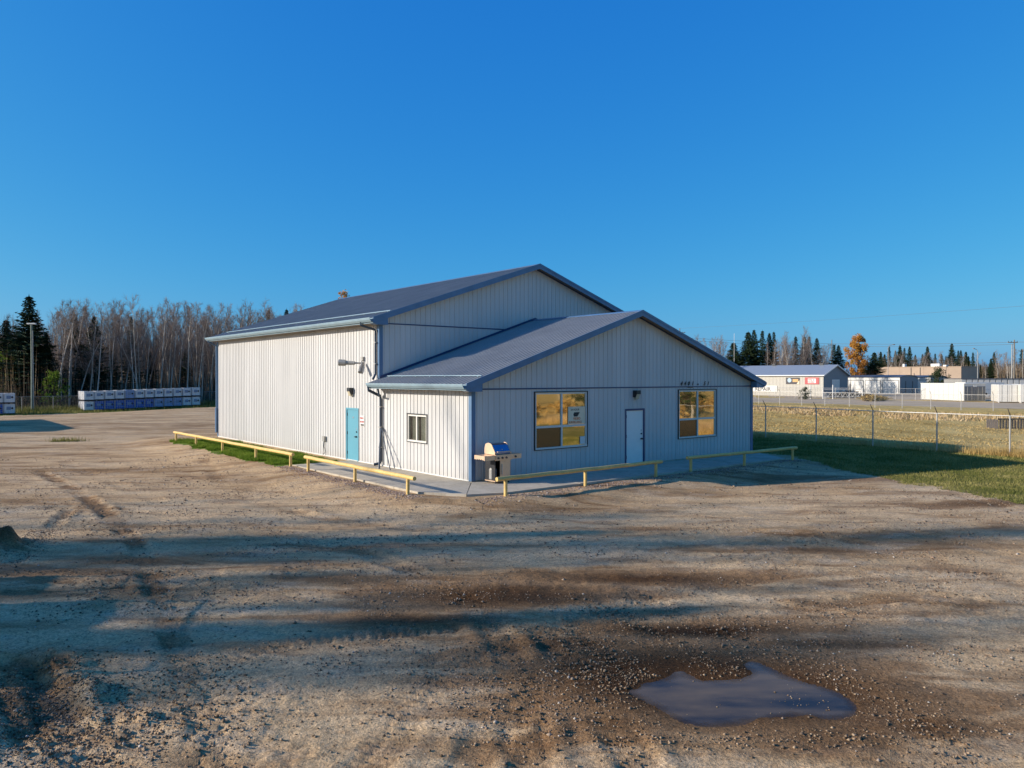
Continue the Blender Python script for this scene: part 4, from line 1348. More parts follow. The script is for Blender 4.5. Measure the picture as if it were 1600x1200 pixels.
def aspen_mesh(seed, H=14.0, start=.35, nb=26, spread=1.0, dens=1.0, forks=0, thick=1.0):
    rg = random.Random(seed)
    trunk = []; crown = []
    stems = [(np.array([0, 0, 0.0]), np.array([0, 0, 1.0]), H, .10 * thick)]
    for k in range(forks):
        az = rg.random() * 6.28
        stems.append((np.array([0, 0, H * rg.uniform(.08, .3)]), rot_about(np.array([0, 0, 1.0]), rg.uniform(.18, .4), az, rg), H * rg.uniform(.55, .75), .075 * thick))
    for base, dr, L, r in stems:
        p = base.copy(); n = 9; lean = np.array([rg.uniform(-.04, .04), rg.uniform(-.04, .04), 0])
        pts = [p.copy()]; d = dr.copy()
        for i in range(n):
            d = d + lean + np.array([rg.uniform(-.05, .05), rg.uniform(-.05, .05), .05 if forks else 0]); d /= np.linalg.norm(d)
            p = p + d * L / n; pts.append(p.copy())
        rr = [r * (1 - .93 * (i / n)) + .008 for i in range(n + 1)]
        for i in range(n): trunk.append((pts[i] - d * .02, pts[i + 1], rr[i], rr[i + 1]))
        nbs = int(nb * dens * L / H)
        for k in range(nbs):
            f = start + (1 - start) * (k + rg.random()) / nbs
            q = f * n; i = min(int(q), n - 1); bp = pts[i] + (pts[i + 1] - pts[i]) * (q - i)
            bl = H * (.19 * (1 - f) ** .7 + .045) * rg.uniform(.6, 1.15) * spread
            bd = rot_about(dr, rg.uniform(.55, 1.0), rg.random() * 6.28, rg)
            bp0 = bp; br = .024 * (1 - f * .6) * thick
            for j in range(4):
                nd_ = bd + np.array([rg.uniform(-.12, .12), rg.uniform(-.12, .12), .16]); nd_ /= np.linalg.norm(nd_)
                bp1 = bp0 + nd_ * bl / 4
                (trunk if j < 1 and rg.random() < .4 else crown).append((bp0, bp1, br * (1 - j * .22), br * (1 - (j + 1) * .22)))
                for s_ in range(int(2 * dens + rg.random())):
                    sd = rot_about(nd_, rg.uniform(.4, .95), rg.random() * 6.28, rg); sd[2] += .2
                    sl = bl * rg.uniform(.18, .42); sp = bp0 + (bp1 - bp0) * rg.random()
                    se = sp + sd * sl
                    crown.append((sp, se, .011, .006))
                    for t_ in range(int(3 * dens + rg.random())):
                        td = rot_about(sd, rg.uniform(.3, .9), rg.random() * 6.28, rg); td[2] += .15
                        tp = sp + (se - sp) * rg.uniform(.2, 1)
                        crown.append((tp, tp + td * rg.uniform(.18, .5), .0085, .004))
                bp0 = bp1; bd = nd_
    tv, tf = tubes_np(trunk, 5); cv, cf = tubes_np(crown, 3)
    return np_mesh('trunk', tv, tf, M['bark']), np_mesh('branches', cv, cf, M['twig'])

def tris_np(T):
    v = np.array(T).reshape(-1, 3); return v, np.arange(len(v)).reshape(-1, 3)

def spruce_mesh(seed, H=14.0, Rb=2.7, step=.36, mat='spruce', bare=.06, ragged=.25, nper=7):
    rg = np.random.default_rng(seed)
    segs = [(np.array([0, 0, 0.0]), np.array([0, 0, H * .5]), .17, .10), (np.array([0, 0, H * .5]), np.array([0, 0, H * .98]), .10, .015)]
    T = []
    z = H * bare
    while z < H - .1:
        f = z / H
        rad = Rb * ((1 - f) ** .85) * (1 + rg.uniform(-ragged, ragged)) + .10
        if f < .15: rad *= .75 + f * 1.6
        nb = max(4, int(nper * (.5 + .7 * (1 - f))))
        a0 = rg.random() * 6.28
        for k in range(nb):
            an = a0 + k * 6.283 / nb + rg.uniform(-.3, .3)
            L = rad * rg.uniform(.7, 1.12)
            droop = .30 * (1 - f) + rg.uniform(-.06, .1)
            up = .22 * f
            ca, sa = math.cos(an), math.sin(an)
            m_ = max(2, int(L / .30))
            for j in range(m_):
                u_ = (j + .6) / m_
                cx = L * u_; cz = z - droop * L * u_ + up * L * u_ + .12 * L * u_ * u_
                w_ = (.44 * (1 - u_) + .22) * min(1.2, .5 + L * .35)
                for sgn in (-1, 1, 0):
                    ln = rg.uniform(.6, 1.1) * w_ * 1.25
                    ox = ln * .75 if sgn else ln * 1.1
                    oy = sgn * ln * .8
                    tip = (cx + ox, oy, cz - rg.uniform(.02, .22) * ln - .04)
                    p1 = (cx - .13, sgn * .0 - .05, cz + .05); p2 = (cx + .12, .05, cz - .09 - rg.uniform(0, .1))
                    for_ = [p1, p2, tip]
                    T.append([(x_ * ca - y_ * sa, x_ * sa + y_ * ca, z_) for x_, y_, z_ in for_])
        z += step * (1.05 - .45 * f)
    for k in range(8):
        an = k * .8; T.append([(0, 0, H + .25), (math.cos(an) * .09, math.sin(an) * .09, H - .35), (math.cos(an + .8) * .09, math.sin(an + .8) * .09, H - .4)])
    tv, tf = tubes_np(segs, 6)
    v, f_ = tris_np(T)
    return np_mesh('trunk', tv, tf, M['spruce_bark']), np_mesh('foliage', v, f_, M[mat])

def leafy_mesh(seed, H=12, Rr=3.2, n=7000, mat='autumn', leaf=.22, z0=.12):
    rg = np.random.default_rng(seed)
    r2 = random.Random(seed)
    lobes = []
    for i in range(80):
        f = r2.uniform(z0 + .06, .96)
        rad = Rr * math.sin(math.pi * min(1, (f - z0) / (1 - z0) * .80 + .18)) ** .8
        an = r2.random() * 6.28; rr = rad * r2.uniform(.1, 1.0)
        lobes.append((rr * math.cos(an), rr * math.sin(an), f * H, r2.uniform(.35, 1.0) * Rr * .30))
    lb = np.array(lobes)
    i = rg.integers(0, len(lb), n)
    d = rg.normal(0, 1, (n, 3)); d /= np.linalg.norm(d, axis=1, keepdims=True)
    c = lb[i, :3] + d * (lb[i, 3] * rg.random(n) ** .4)[:, None]
    a = rg.normal(0, 1, (n, 3)); a /= np.linalg.norm(a, axis=1, keepdims=True)
    b = np.cross(a, rg.normal(0, 1, (n, 3))); b /= np.linalg.norm(b, axis=1, keepdims=True)
    s_ = leaf * (.6 + .8 * rg.random(n))[:, None]
    v = np.stack([c - a * s_ * .5, c + a * s_ * .5, c + b * s_ * .8], 1).reshape(-1, 3)
    f_ = np.arange(n * 3).reshape(-1, 3)
    segs = [(np.array([0, 0, 0.0]), np.array([.1, 0, H * .3]), .2, .15), (np.array([.1, 0, H * .3]), np.array([0, .1, H * .85]), .15, .03)]
    for l_ in lobes[:18]:
        segs.append((np.array([0, 0, l_[2] * .55]), np.array(l_[:3]), .06, .015))
    tv, tf = tubes_np(segs, 5)
    return np_mesh('trunk', tv, tf, M['spruce_bark']), np_mesh('foliage', v, f_, M[mat])

TREEPROTO = {}
def tree(kind, meshes, loc, rz, sc, label, cat='tree', group=None, part='branches'):
    key = meshes[0].name
    if key not in TREEPROTO:
        t = thing(kind, loc, rz, label, cat, group)
        link_mesh('trunk', meshes[0], t); link_mesh(part, meshes[1], t)
        TREEPROTO[key] = t
    else:
        t = copy_thing(TREEPROTO[key], loc, rz, label, None, group)
    t.scale = sc if hasattr(sc, '__len__') else (sc, sc, sc)
    return t

asp = [aspen_mesh(11 + i, 14, start=.30 + .05 * (i % 3), nb=26 + 3 * (i % 3), spread=.75 + .12 * (i % 4)) for i in range(8)]
aspf = [aspen_mesh(51 + i, 12, start=.15, nb=30, spread=1.25, forks=3 + i % 2, thick=1.25) for i in range(3)]
spr = [spruce_mesh(3, 14, 3.9, nper=12, step=.30, ragged=.35), spruce_mesh(4, 14, 3.3, ragged=.4, nper=10, step=.32), spruce_mesh(5, 14, 2.8, ragged=.45, nper=9, step=.33)]

# ---- forest behind the left yard
ORD = ['first', 'second', 'third', 'fourth', 'fifth', 'sixth', 'seventh', 'eighth', 'ninth', 'tenth', 'eleventh', 'twelfth']
cnt = 0
rt = random.Random(5)
cand = []
for i in range(4000):
    t = 84.0 + 30 * rt.random() ** 1.15; s = -16 + rt.random() * 85
    p = W(s, t); px = 800 + F * p.x / p.y
    if not (-50 < px < 475): continue
    if px < 92 and (t < 93 or rt.random() < .5) and not (px > 84): continue
    cand.append((t, s, p, px))
placed = []
for t, s, p, px in cand:
    if cnt >= 272: break
    if any((p - q).length < 1.15 for q in placed): continue
    placed.append(p); cnt += 1
    k = rt.randrange(8)
    row = 'front' if t < 88.5 else ('middle' if t < 97 else 'back')
    ti = int((px - 128) / 15.5)
    where = ('left of the light pole' if px < 42 else 'just right of the light pole' if px < 92 else 'beside the totes' if px < 128 else 'behind the %s tote from left' % ORD[ti] if 0 <= ti < 12
             else 'between totes and shop wall' if px < 338 else 'over the shop eave end' if px < 400 else 'furthest right over the shop roof')
    tree('aspen_tree', asp[k], (p.x, p.y, hz(p.x, p.y) - .1), rt.random() * 6.28, rt.uniform(.80, 1.02) * (1.0 if px > 60 else .88),
         'bare aspen, %s row of the wood, %s' % (row, where), group='bare aspens in the wood, %s row, %s' % (row, where))
# the rest of the wood reads as one mass: joined trees behind the counted ones
_parts = [aspen_mesh(301 + i, 14, start=.3, nb=20, spread=1.0, dens=.5) for i in range(3)]
def _arr(me):
    v = np.empty(len(me.vertices) * 3, np.float32); me.vertices.foreach_get('co', v)
    f = np.empty(len(me.loops), np.int32); me.loops.foreach_get('vertex_index', f)
    return v.reshape(-1, 3), f.reshape(-1, 4)
_src = [[_arr(m_) for m_ in pr] for pr in _parts]
for which, nm, mk in ((0, 'distant_trunks', 'bark'), (1, 'distant_branches', 'twig')):
    rq = random.Random(77); VV = []; FF = []; o_ = 0
    for i in range(150):
        t = 88 + 34 * rq.random(); s = -16 + rq.random() * 88; p = W(s, t); a_ = rq.random() * 6.28; sc = rq.uniform(.78, 1.0); k = rq.randrange(3)
        px = 800 + F * p.x / p.y
        if not (-50 < px < 480) or (px < 92 and t < 96): continue
        v, f = _src[k][which]
        c_, n_ = math.cos(a_) * sc, math.sin(a_) * sc
        VV.append(np.stack([v[:, 0] * c_ - v[:, 1] * n_ + p.x, v[:, 0] * n_ + v[:, 1] * c_ + p.y, v[:, 2] * sc + hz(p.x, p.y)], -1)); FF.append(f + o_); o_ += len(v)
    tag(link_mesh(nm, np_mesh(nm, np.concatenate(VV), np.concatenate(FF), M[mk])), kind='stuff')
# spruces in the same wood: (px, depth, height, width scale)
def spruce_at(px, Y, h, w, k, label, sc=1.0, z=None):
    p = at(px, Y)
    zz_ = hz(p.x, p.y) if z is None else z
    return tree('spruce_tree', spr[k], (p.x, p.y, zz_ - .05), rt.random() * 6.28, (w * h / 14, w * h / 14, h / 14), label, part='foliage')
spruce_at(46, 92.5, 13.9, 1.12, 0, 'tall dark spruce right behind the yard light pole')
spruce_at(10, 95, 11.2, 1.1, 0, 'dark spruce at the left edge of the wood')
spruce_at(72, 96, 9.6, .95, 0, 'shorter dark spruce just right of the yard light pole')
spruce_at(117, 98, 12.2, .9, 1, 'dark spruce left of the tote row behind bare aspens')
spruce_at(148, 97, 11.8, 1.0, 1, 'dark spruce above the left end of the tote row')
spruce_at(176, 101, 9.0, .9, 2, 'low spruce above the third tote of the row')
spruce_at(205, 104, 12.3, .8, 2, 'slim spruce among aspens above the middle of the tote row')
spruce_at(236, 105, 7.5, .9, 1, 'low dark spruce in the wood above the right half of the tote row')
spruce_at(290, 108, 8.0, .9, 1, 'low dark spruce in the wood above the right end of the tote row')
spruce_at(420, 118, 14.2, .8, 2, 'brownish spruce over the left end of the shop roof')
spruce_at(448, 120, 14.4, .8, 1, 'spruce top rising furthest right over the shop roof edge')
yb = leafy_mesh(91, 5, 1.7, 1500, 'autumn', .16, .05)
def recolour(me, mat):
    m2 = me.copy(); m2.materials.clear(); m2.materials.append(M[mat]); return m2
yb2 = (yb[0], recolour(yb[1], 'bl_green'))
p = at(85, 90); tree('shrub', yb2, (p.x, p.y, hz(p.x, p.y)), 0, (1, 1, .95), 'yellow green young tree between the yard light pole and the tote row', part='foliage')
p = at(5, 94); tree('shrub', yb, (p.x, p.y, hz(p.x, p.y)), 1, (1.5, 1.5, 1.5), 'orange leaved bush at the left edge before the dark spruce', part='foliage')
# thicket and farther trunks that read as one mass
def mass(name, n, srange, trange, h, mat, w=.05, pxr=None, lean=.12):
    T0 = []
    rg = np.random.default_rng(len(name) * 7 + n)
    s = rg.uniform(*srange, n); t = rg.uniform(*trange, n)
    x, y = stxy(s, t)
    if pxr:
        px = 800 + F * x / y; k = (px > pxr[0]) & (px < pxr[1]); x, y = x[k], y[k]
    m_ = len(x); z = height(x, y)
    hh = rg.uniform(h[0], h[1], m_)
    segs = []
    an = rg.random(m_) * 6.28
    top = np.stack([x + np.cos(an) * hh * lean * rg.random(m_), y + np.sin(an) * hh * lean, z + hh], -1)
    bot = np.stack([x, y, z - .05], -1)
    d = np.stack([np.cos(an + 1.57), np.sin(an + 1.57), np.zeros(m_)], -1) * (w * (.5 + rg.random(m_)))[:, None]
    e = np.stack([np.cos(an), np.sin(an), np.zeros(m_)], -1) * (w * .8)
    v = np.stack([bot - d, bot + d, bot + e, top], 1).reshape(-1, 3)
    f = (np.array([[0, 1, 3], [1, 2, 3], [2, 0, 3]])[None] + (np.arange(m_) * 4)[:, None, None]).reshape(-1, 3)
    return tag(link_mesh(name, np_mesh(name, v, f, M[mat])), kind='stuff')
mass('undergrowth', 16000, (-16, 75), (84, 118), (1.0, 5.0), 'thicket', .05, (-60, 500))
mass('distant_wood', 5200, (-20, 90), (114, 150), (9, 14), 'thicket', .12, (-80, 500), .1)
mass('forest_saplings', 5000, (-16, 75), (84, 104), (2.0, 8.5), 'tan_brush', .028, (-60, 500), .1)

# orange treetop showing above the shop ridge
lt_ = leafy_mesh(17, 16.6, 1.5, 2500, 'autumn', .2, .45)
p = at(536, 112); tree('larch_tree', lt_, (p.x, p.y, -.1), 0, 1, 'orange larch top showing above the shop roof ridge', part='foliage')

# ---- yard light pole and fence by the wood
p = at(50.5, 86); zz = hz(p.x, p.y)
yl = thing('yard_light', (p.x, p.y, zz), 0, 'tall greenish wooden pole with a small flat light at its top', 'light pole')
hp = zof(507, 86) - zz
MB().tube([(0, 0, -.2), (.0, 0, hp * .5), (-.05, 0, hp)], [.16, .14, .11], 10).build('pole', M['green_pole'], yl)
MB().box(-.55, .45, -.12, .12, hp + .02, hp + .16, bev=.05).build('lamp_head', M['white'], yl)
MB().tube([(.17, -.1, 0), (.15, -.1, hp * .93)], .035, 6).build('conduit', M['steel_dull'], yl)

# ---- chain link fences
M['wire'] = paint('fence_wire', (.30, .30, .28), .5, metal=.4, var=.1)
M['fence_pipe'] = paint('galvanised_fence_pipe', (.50, .50, .49), .4, metal=.45, var=.08)
def mesh_panel(L, h, pitch=.09, w=.0035, mat='wire'):
    segs = []
    n = int((L + h) / pitch) + 1
    for i in range(n):
        c = i * pitch
        x0, z0 = (c, 0) if c <= L else (L, c - L)
        x1, z1 = (c - h, h) if c - h >= 0 else (0, c)
        if abs(x0 - x1) < .01: continue
        segs.append((np.array([x0, 0, z0]), np.array([x1, 0, z1]), w, w))
        segs.append((np.array([L - x0, .004, z0]), np.array([L - x1, .004, z1]), w, w))
    v, f = tubes_np(segs, 3)
    return np_mesh('chain_link', v, f, M[mat])
def chain_fence(pts, h, label, barbed=True, mat='fence_pipe', pitch=.09, z_of=None, w=.0035, side=-1):
    """pts: post positions (Vector). One fence, its posts, rails and wire sheets as parts"""
    fe = thing('chain_link_fence', pts[0].to_3d() if len(pts[0]) == 2 else pts[0], 0, label, 'fence')
    o = pts[0]
    zf = z_of or (lambda p: hz(p.x, p.y))
    for i, p in enumerate(pts):
        z = zf(p)
        q = Vector((p.x - o.x, p.y - o.y, z - o.z))
        po = MB().tube([q + Vector((0, 0, -.2)), q + Vector((0, 0, h + .03))], .033, 8).build('post', M[mat], fe)
        if barbed:
            d = (pts[min(i + 1, len(pts) - 1)] - pts[max(i - 1, 0)]); d = Vector((d.x, d.y, 0)).normalized()
            nrm = Vector((-d.y, d.x, 0)) * side
            MB().tube([q + Vector((0, 0, h + .02)), q + nrm * .28 + Vector((0, 0, h + .34))], [.024, .016], 6).build('barb_arm', M['rust' if mat == 'fence_pipe' else mat], fe)
    for a, b2 in zip(pts[:-1], pts[1:]):
        za, zb = zf(a), zf(b2)
        L = math.hypot(b2.x - a.x, b2.y - a.y)
        qa = Vector((a.x - o.x, a.y - o.y, za - o.z + h)); qb = Vector((b2.x - o.x, b2.y - o.y, zb - o.z + h))
        MB().tube([qa, qb], .02, 6).build('top_rail', M[mat], fe)
        me = mesh_panel(L, h - .05, pitch, w)
        sh_ = link_mesh('wire_mesh', me, fe, qa - Vector((0, 0, h - .02)), (0, 0, math.atan2(b2.y - a.y, b2.x - a.x)))
        if barbed:
            d = (b2 - a); d = Vector((d.x, d.y, 0)).normalized(); nrm = Vector((-d.y, d.x, 0)) * side
            for k in (.5, 1.0):
                MB().tube([qa + nrm * .28 * k + Vector((0, 0, .34 * k)), qb + nrm * .28 * k + Vector((0, 0, .34 * k))], .004, 3).build('barbed_wire', M['wire'], fe)
    return fe
def gpt(p): return Vector((p.x, p.y, hz(p.x, p.y)))
near_posts = [gpt(Vector((14.4 + 1.928 * k, 43.4 - 2.364 * k, 0))) for k in range(-5, 9)]
chain_fence(near_posts, 1.80, 'tall chain link fence with leaning barb arms between the lawn and the dry field', True, 'fence_pipe', .075, w=.0018)
f2 = [gpt(Vector((36.2 + 1.928 * k, 95.5 - 2.364 * k, 0))) for k in range(-8, 12)]
chain_fence(f2, 1.65, 'pale chain link fence along the near side of the road', True, 'fence_pipe', .14, w=.003)
f3 = []
for k in range(15):
    px = 1180 + 31.3 * k; Y = 134 - 1.75 * k
    f3.append(gpt(at(px, Y)))
chain_fence(f3, 1.75, 'chain link fence across the road before the storage sheds', False, 'fence_pipe', .18, w=.0035)
fl = [gpt(W(s, 81.6)) for s in np.arange(-24, 40, 3.05)]
chain_fence(fl, 1.8, 'old chain link fence between the totes and the wood', False, 'steel_dull', .14, w=.003)

# dark board rack lying beyond the near fence on the right
rk = at(1562, 55); z = hz(rk.x, rk.y)
rk_t = thing('board_crib', (rk.x, rk.y, z), R(2), 'dark weathered board crib standing in weeds behind the near fence', 'crib')
for k in range(18):
    MB().box(k * .22, k * .22 + .14, -.02, .02, .0, random.uniform(.62, .72)).build('board', M['rust'], rk_t)
for k in range(6):
    MB().box(-.12, -.08, k * .22, k * .22 + .15, .0, .66).build('board', M['rust'], rk_t)
MB().box(-.15, 4.1, -.06, -.021, .66, .76).build('rail', M['black'], rk_t)

# ================================================================== IBC TOTES
M['tank_white'] = paint('tote_tank_white', (.80, .81, .84), .5, var=.08, dirt=((.42, .42, .40), .4))
M['tank_blue'] = paint('tote_tank_blue', (.02, .10, .46), .6, var=.2, spec=.2)
M['tank_midblue'] = paint('tote_tank_pale_blue', (.20, .32, .58), .5, var=.15)
M['cage'] = paint('tote_cage_steel', (.55, .56, .58), .4, metal=.5)
M['label_plate'] = paint('tote_label_plate', (.22, .28, .40), .5, var=.25, nscale=12)
M['pallet'] = paint('tote_pallet', (.05, .045, .045), .8)
def tote_proto(tank, plate=True):
    t = thing('ibc_tote', (0, 0, -50), 0)
    w, d = .50, .58
    MB().box(-w + .03, w - .03, -d + .03, d - .03, .16, 1.12, bev=.09).build('tank', M[tank], t)
    c = MB()
    for z in (.18, .38, .58, .78, .98, 1.12):
        c.box(-w, w, -d, -d + .02, z - .007, z + .007); c.box(-w, w, d - .02, d, z - .007, z + .007)
        c.box(-w, -w + .02, -d + .02, d - .02, z - .007, z + .007); c.box(w - .02, w, -d + .02, d - .02, z - .007, z + .007)
    for k in range(6):
        x = -w + .011 + k * (2 * w - .022) / 5
        c.box(x - .006, x + .006, -d - .004, -d + .014, .15, 1.13); c.box(x - .006, x + .006, d - .014, d + .004, .15, 1.13)
        y = -d + .011 + k * (2 * d - .022) / 5
        c.box(-w - .004, -w + .014, y - .006, y + .006, .15, 1.13); c.box(w - .014, w + .004, y - .006, y + .006, .15, 1.13)
    c.build('cage', M['cage'], t)
    p = MB()
    p.box(-w, w, -d, d, .11, .145)
    for x in (-w, -.07, w - .14):
        for y in (-d, -.07, d - .14): p.box(x, x + .14, y, y + .14, 0, .11)
    p.build('pallet', M['pallet'], t)
    lp = MB().box(-.27, .13, -d - .012, -d - .005, .52, .86).build('label_plate', M['label_plate'], t)
    a = .13
    MB().add([(.24, -d - .014, .69 - a), (.24 + a, -d - .014, .69), (.24, -d - .014, .69 + a), (.24 - a, -d - .014, .69),
              (.24, -d - .008, .69 - a), (.24 + a, -d - .008, .69), (.24, -d - .008, .69 + a), (.24 - a, -d - .008, .69)],
             [(0, 1, 2, 3), (0, 4, 5, 1), (1, 5, 6, 2), (2, 6, 7, 3), (3, 7, 4, 0)]).build('hazard_diamond', M['ink'], t)
    MB().tube([(0, 0, 1.10), (0, 0, 1.16)], .10, 10).build('cap', M['black'], t)
    return t
protos = {k: tote_proto(k) for k in ('tank_white', 'tank_blue', 'tank_midblue')}
ordn = ['first', 'second', 'third', 'fourth', 'fifth', 'sixth', 'seventh', 'eighth', 'ninth', 'tenth', 'eleventh', 'twelfth']
A_ = Vector((-48.95, 87.3, 0)); 
low = ['tank_white'] + ['tank_blue'] * 5 + ['tank_blue', 'tank_midblue', 'tank_midblue', 'tank_midblue', 'tank_white', 'tank_white']
names = {'tank_white': 'white', 'tank_blue': 'deep blue', 'tank_midblue': 'pale blue'}
for i in range(12):
    p = A_ + U * (1.07 * i + .5) 
    z = -.55 + .34 * i / 11
    for lv in (0, 1):
        k = low[i] if lv == 0 else ('tank_white' if i not in (4,) else 'tank_midblue')
        j = random.uniform(-.04, .04)
        copy_thing(protos[k], (p.x - V.x * j, p.y - V.y * j, z + lv * 1.165), ROT + random.uniform(-.02, .02),
                   '%s caged tote, %s layer, %s from the left in the long row' % (names[k], 'bottom' if lv == 0 else 'top', ordn[i]),
                   group='caged liquid totes stacked two high before the wood')
for lv in (0, 1):
    for b_i in (1, 2):
        p = A_ + U * .5 + V * 1.25 * b_i
        copy_thing(protos['tank_white'], (p.x, p.y, -.56 + lv * 1.165), ROT, 'white tote behind the long row left end, %s layer, %s deep' % (('bottom', 'top')[lv], ('one', 'two')[b_i - 1]), group='caged liquid totes stacked two high before the wood')
B_ = Vector((-53.7, 81.6, 0))
for i in range(3):
    p = B_ - U * (1.07 * i)
    for lv in (0, 1):
        k = 'tank_white' if not (lv == 0 and i == 1) else 'tank_blue'
        copy_thing(protos[k], (p.x, p.y, -.64 + lv * 1.165), ROT, '%s tote in the left edge stack, %s layer, %s from its right end' % (names[k], ('bottom', 'top')[lv], ordn[i]),
                   group='caged liquid totes stacked two high before the wood')
for k in list(protos.values()):
    for c in [c for c in COL.objects if c.parent == k]: bpy.data.objects.remove(c)
    bpy.data.objects.remove(k)

# ================================================================== FAR BUILDINGS ON THE RIGHT
M['beige_metal'] = paint('beige_metal_siding', (.47, .46, .42), .55, var=.06, dirt=((.30, .27, .22), .5))
M['beige_shaded'] = paint('shaded_metal_siding', (.16, .19, .23), .5, var=.06)  # siding with shade put into the colour, for gables facing away from the sun
M['metal_roof'] = paint('pale_blue_metal_roof', (.30, .35, .41), .38, metal=.3, var=.06)
M['stucco'] = paint('tan_stucco', (.40, .31, .235), .85, var=.10, nscale=.3, dirt=((.30, .22, .17), .4))
M['cont_white'] = paint('container_white', (.60, .61, .60), .5, var=.05, dirt=((.42, .40, .36), .4))
M['cont_grey'] = paint('container_grey_doors', (.12, .145, .18), .5, var=.1)
M['dark_roof'] = paint('dark_shed_roof', (.08, .09, .11), .5)

def boxb(name, mat, parent, *bs, bev=0):
    m_ = MB()
    for q in bs: m_.box(*q, bev=bev)
    return m_.build(name, M[mat], parent)

# repair shop
pc = Vector((57.0, 140.0, hz(57, 140)))
rs_ = thing('repair_shop', pc, ROT, 'beige metal repair shop with pale blue roof and shade-coloured gable across the road', 'building')
# local x along U (gable side, into +x), local y along V (long wall)
GW, GL, eh, rh = 9.05, 27.0, 3.95, 5.75
for k in range(15):
    y0 = k * 1.8
    m_ = MB()
    for j in range(6):
        a = y0 + j * .3
        m_.add([(0, a, 0), (0, a + .22, 0), (0, a + .22, eh), (0, a, eh)], [(0, 3, 2, 1)])
        m_.add([(0, a + .22, 0), (-.035, a + .235, 0), (-.035, a + .285, 0), (0, a + .3, 0), (0, a + .22, eh), (-.035, a + .235, eh), (-.035, a + .285, eh), (0, a + .3, eh)], [(0, 4, 5, 1), (1, 5, 6, 2), (2, 6, 7, 3)])
    m_.build('wall_panel', M['beige_metal'], rs_)
MB().add([(0, 0, 0), (GW, 0, 0), (GW, 0, eh), (GW / 2, 0, rh), (0, 0, eh)], [(0, 1, 2, 3, 4)]).build('gable_wall', M['beige_shaded'], rs_)
MB().add([(0, GL, 0), (GW, GL, 0), (GW, GL, eh), (GW / 2, GL, rh), (0, GL, eh)], [(4, 3, 2, 1, 0)]).add([(GW, 0, 0), (GW, GL, 0), (GW, GL, eh), (GW, 0, eh)], [(0, 1, 2, 3)]).build('wall', M['beige_metal'], rs_)
def gable_roof(par, w, L, e, r, mat, ov=.35, th=.12, t0=-.35, t1=.35, tmat='white'):
    sl = (r - e) / (w / 2)
    for sgn in (0, 1):
        f = (lambda x: x) if sgn == 0 else (lambda x: w - x)
        p = [(f(-ov), e - sl * ov + .03), (f(w / 2), r + .03), (f(w / 2), r + .03 + th), (f(-ov), e - sl * ov + .03 + th)]
        MB().prism(p, lambda a, q, d: (a, d, q), t0, L + t1).build('roof', M[mat], par)
        p = [(f(-ov - .03), e - sl * ov - .08), (f(w / 2), r - .06), (f(w / 2), r + .05 + th), (f(-ov - .03), e - sl * ov + .05 + th)]
        MB().prism(p, lambda a, q, d: (a, d, q), t0 - .05, t0 - .004).build('fascia', M[tmat], par)
    MB().box(-ov - .09, -ov - .005, t0, L + t1, e - sl * ov - .04, e - sl * ov + .13).build('gutter', M['white'], par)
gable_roof(rs_, GW, GL, eh, rh, 'metal_roof')
for y_ in (2.4, 12.5, 22.0):
    boxb('roof_vent', 'dark', rs_, (GW / 2 - .2, GW / 2 + .2, y_, y_ + .8, rh + .16, rh + .42))
boxb('roof_vent', 'dark', rs_, (1.0, 1.15, 17.2, 17.35, 4.4, 5.1))
dd_ = boxb('door', 'cont_white', rs_, (3.2, 5.6, -.05, -.004, 0, 2.95)); boxb('frame', 'white', dd_, (3.05, 3.2, -.07, -.004, 0, 3.1), (5.6, 5.75, -.07, -.004, 0, 3.1), (3.2, 5.6, -.07, -.004, 2.95, 3.1))
boxb('gas_meter', 'white', rs_, (6.2, 6.9, -.5, -.01, .1, 1.2))
# signs on it (flat boards)
RYF = (R(90), 0, R(-90))
def signboard(label, y0, y1, z0, z1, mat):
    t = thing('wall_sign', pc, ROT, label, 'sign')
    MB().box(-.09, -.04, y0, y1, z0, z1).build('board', M[mat], t)
    return t
M['sign_black'] = paint('sign_black', (.03, .025, .03), .5); M['sign_red'] = paint('sign_red', (.42, .06, .06), .5); M['sign_tan'] = paint('sign_tan', (.55, .33, .12), .5)
M['sign_blue'] = paint('sign_pale_blue', (.35, .48, .62), .5)
def zloc(py, px=None, Y=142): return zof(py, Y) - pc.z
sb = signboard('black and orange sign board on the beige repair shop wall', 4.7, 7.5, zloc(600.2), zloc(590), 'sign_black')
zc = (zloc(600.2) + zloc(590)) / 2
m_ = MB(); n_ = 16
m_.add([(-.10, 6.75 + .42 * math.cos(i * 6.283 / n_), zc + .1 + .42 * math.sin(i * 6.283 / n_)) for i in range(n_)], [tuple(range(n_))]); m_.build('emblem', M['sign_blue'], sb)
MB().box(-.10, -.091, 4.95, 6.1, zc - .22, zc + .32).build('print_panel', M['sign_tan'], sb)
MB().add([(-.101, 4.7, zloc(600.2)), (-.101, 5.25, zloc(600.2)), (-.101, 4.7, zloc(594))], [(0, 1, 2)]).build('corner_print', M['paper'], sb)
sb = signboard('red and white framed sign board nearest the corner of the repair shop', .8, 3.6, zloc(600.4), zloc(589.7), 'sign_red')
MB().box(-.10, -.091, 1.4, 3.0, zc - .42, zc + .42).build('print_panel', M['white'], sb)
text_obj('TIRE &', .42, M['red'], sb, (-.105, 2.95, zc + .04), RYF, sx=1.0, bold=.01); text_obj('WHEEL', .42, M['red'], sb, (-.105, 2.95, zc - .36), RYF, sx=.9, bold=.01)
sb = signboard('long white sign board with black lettering beside the office eave', 9.4, 16.4, zloc(612.3, Y=147), zloc(602.8, Y=147), 'white')
text_obj('RV REPAIR', 1.0, M['ink'], sb, (-.10, 15.9, zloc(611.2, Y=147) + .05), RYF, sx=1.12, bold=.02)

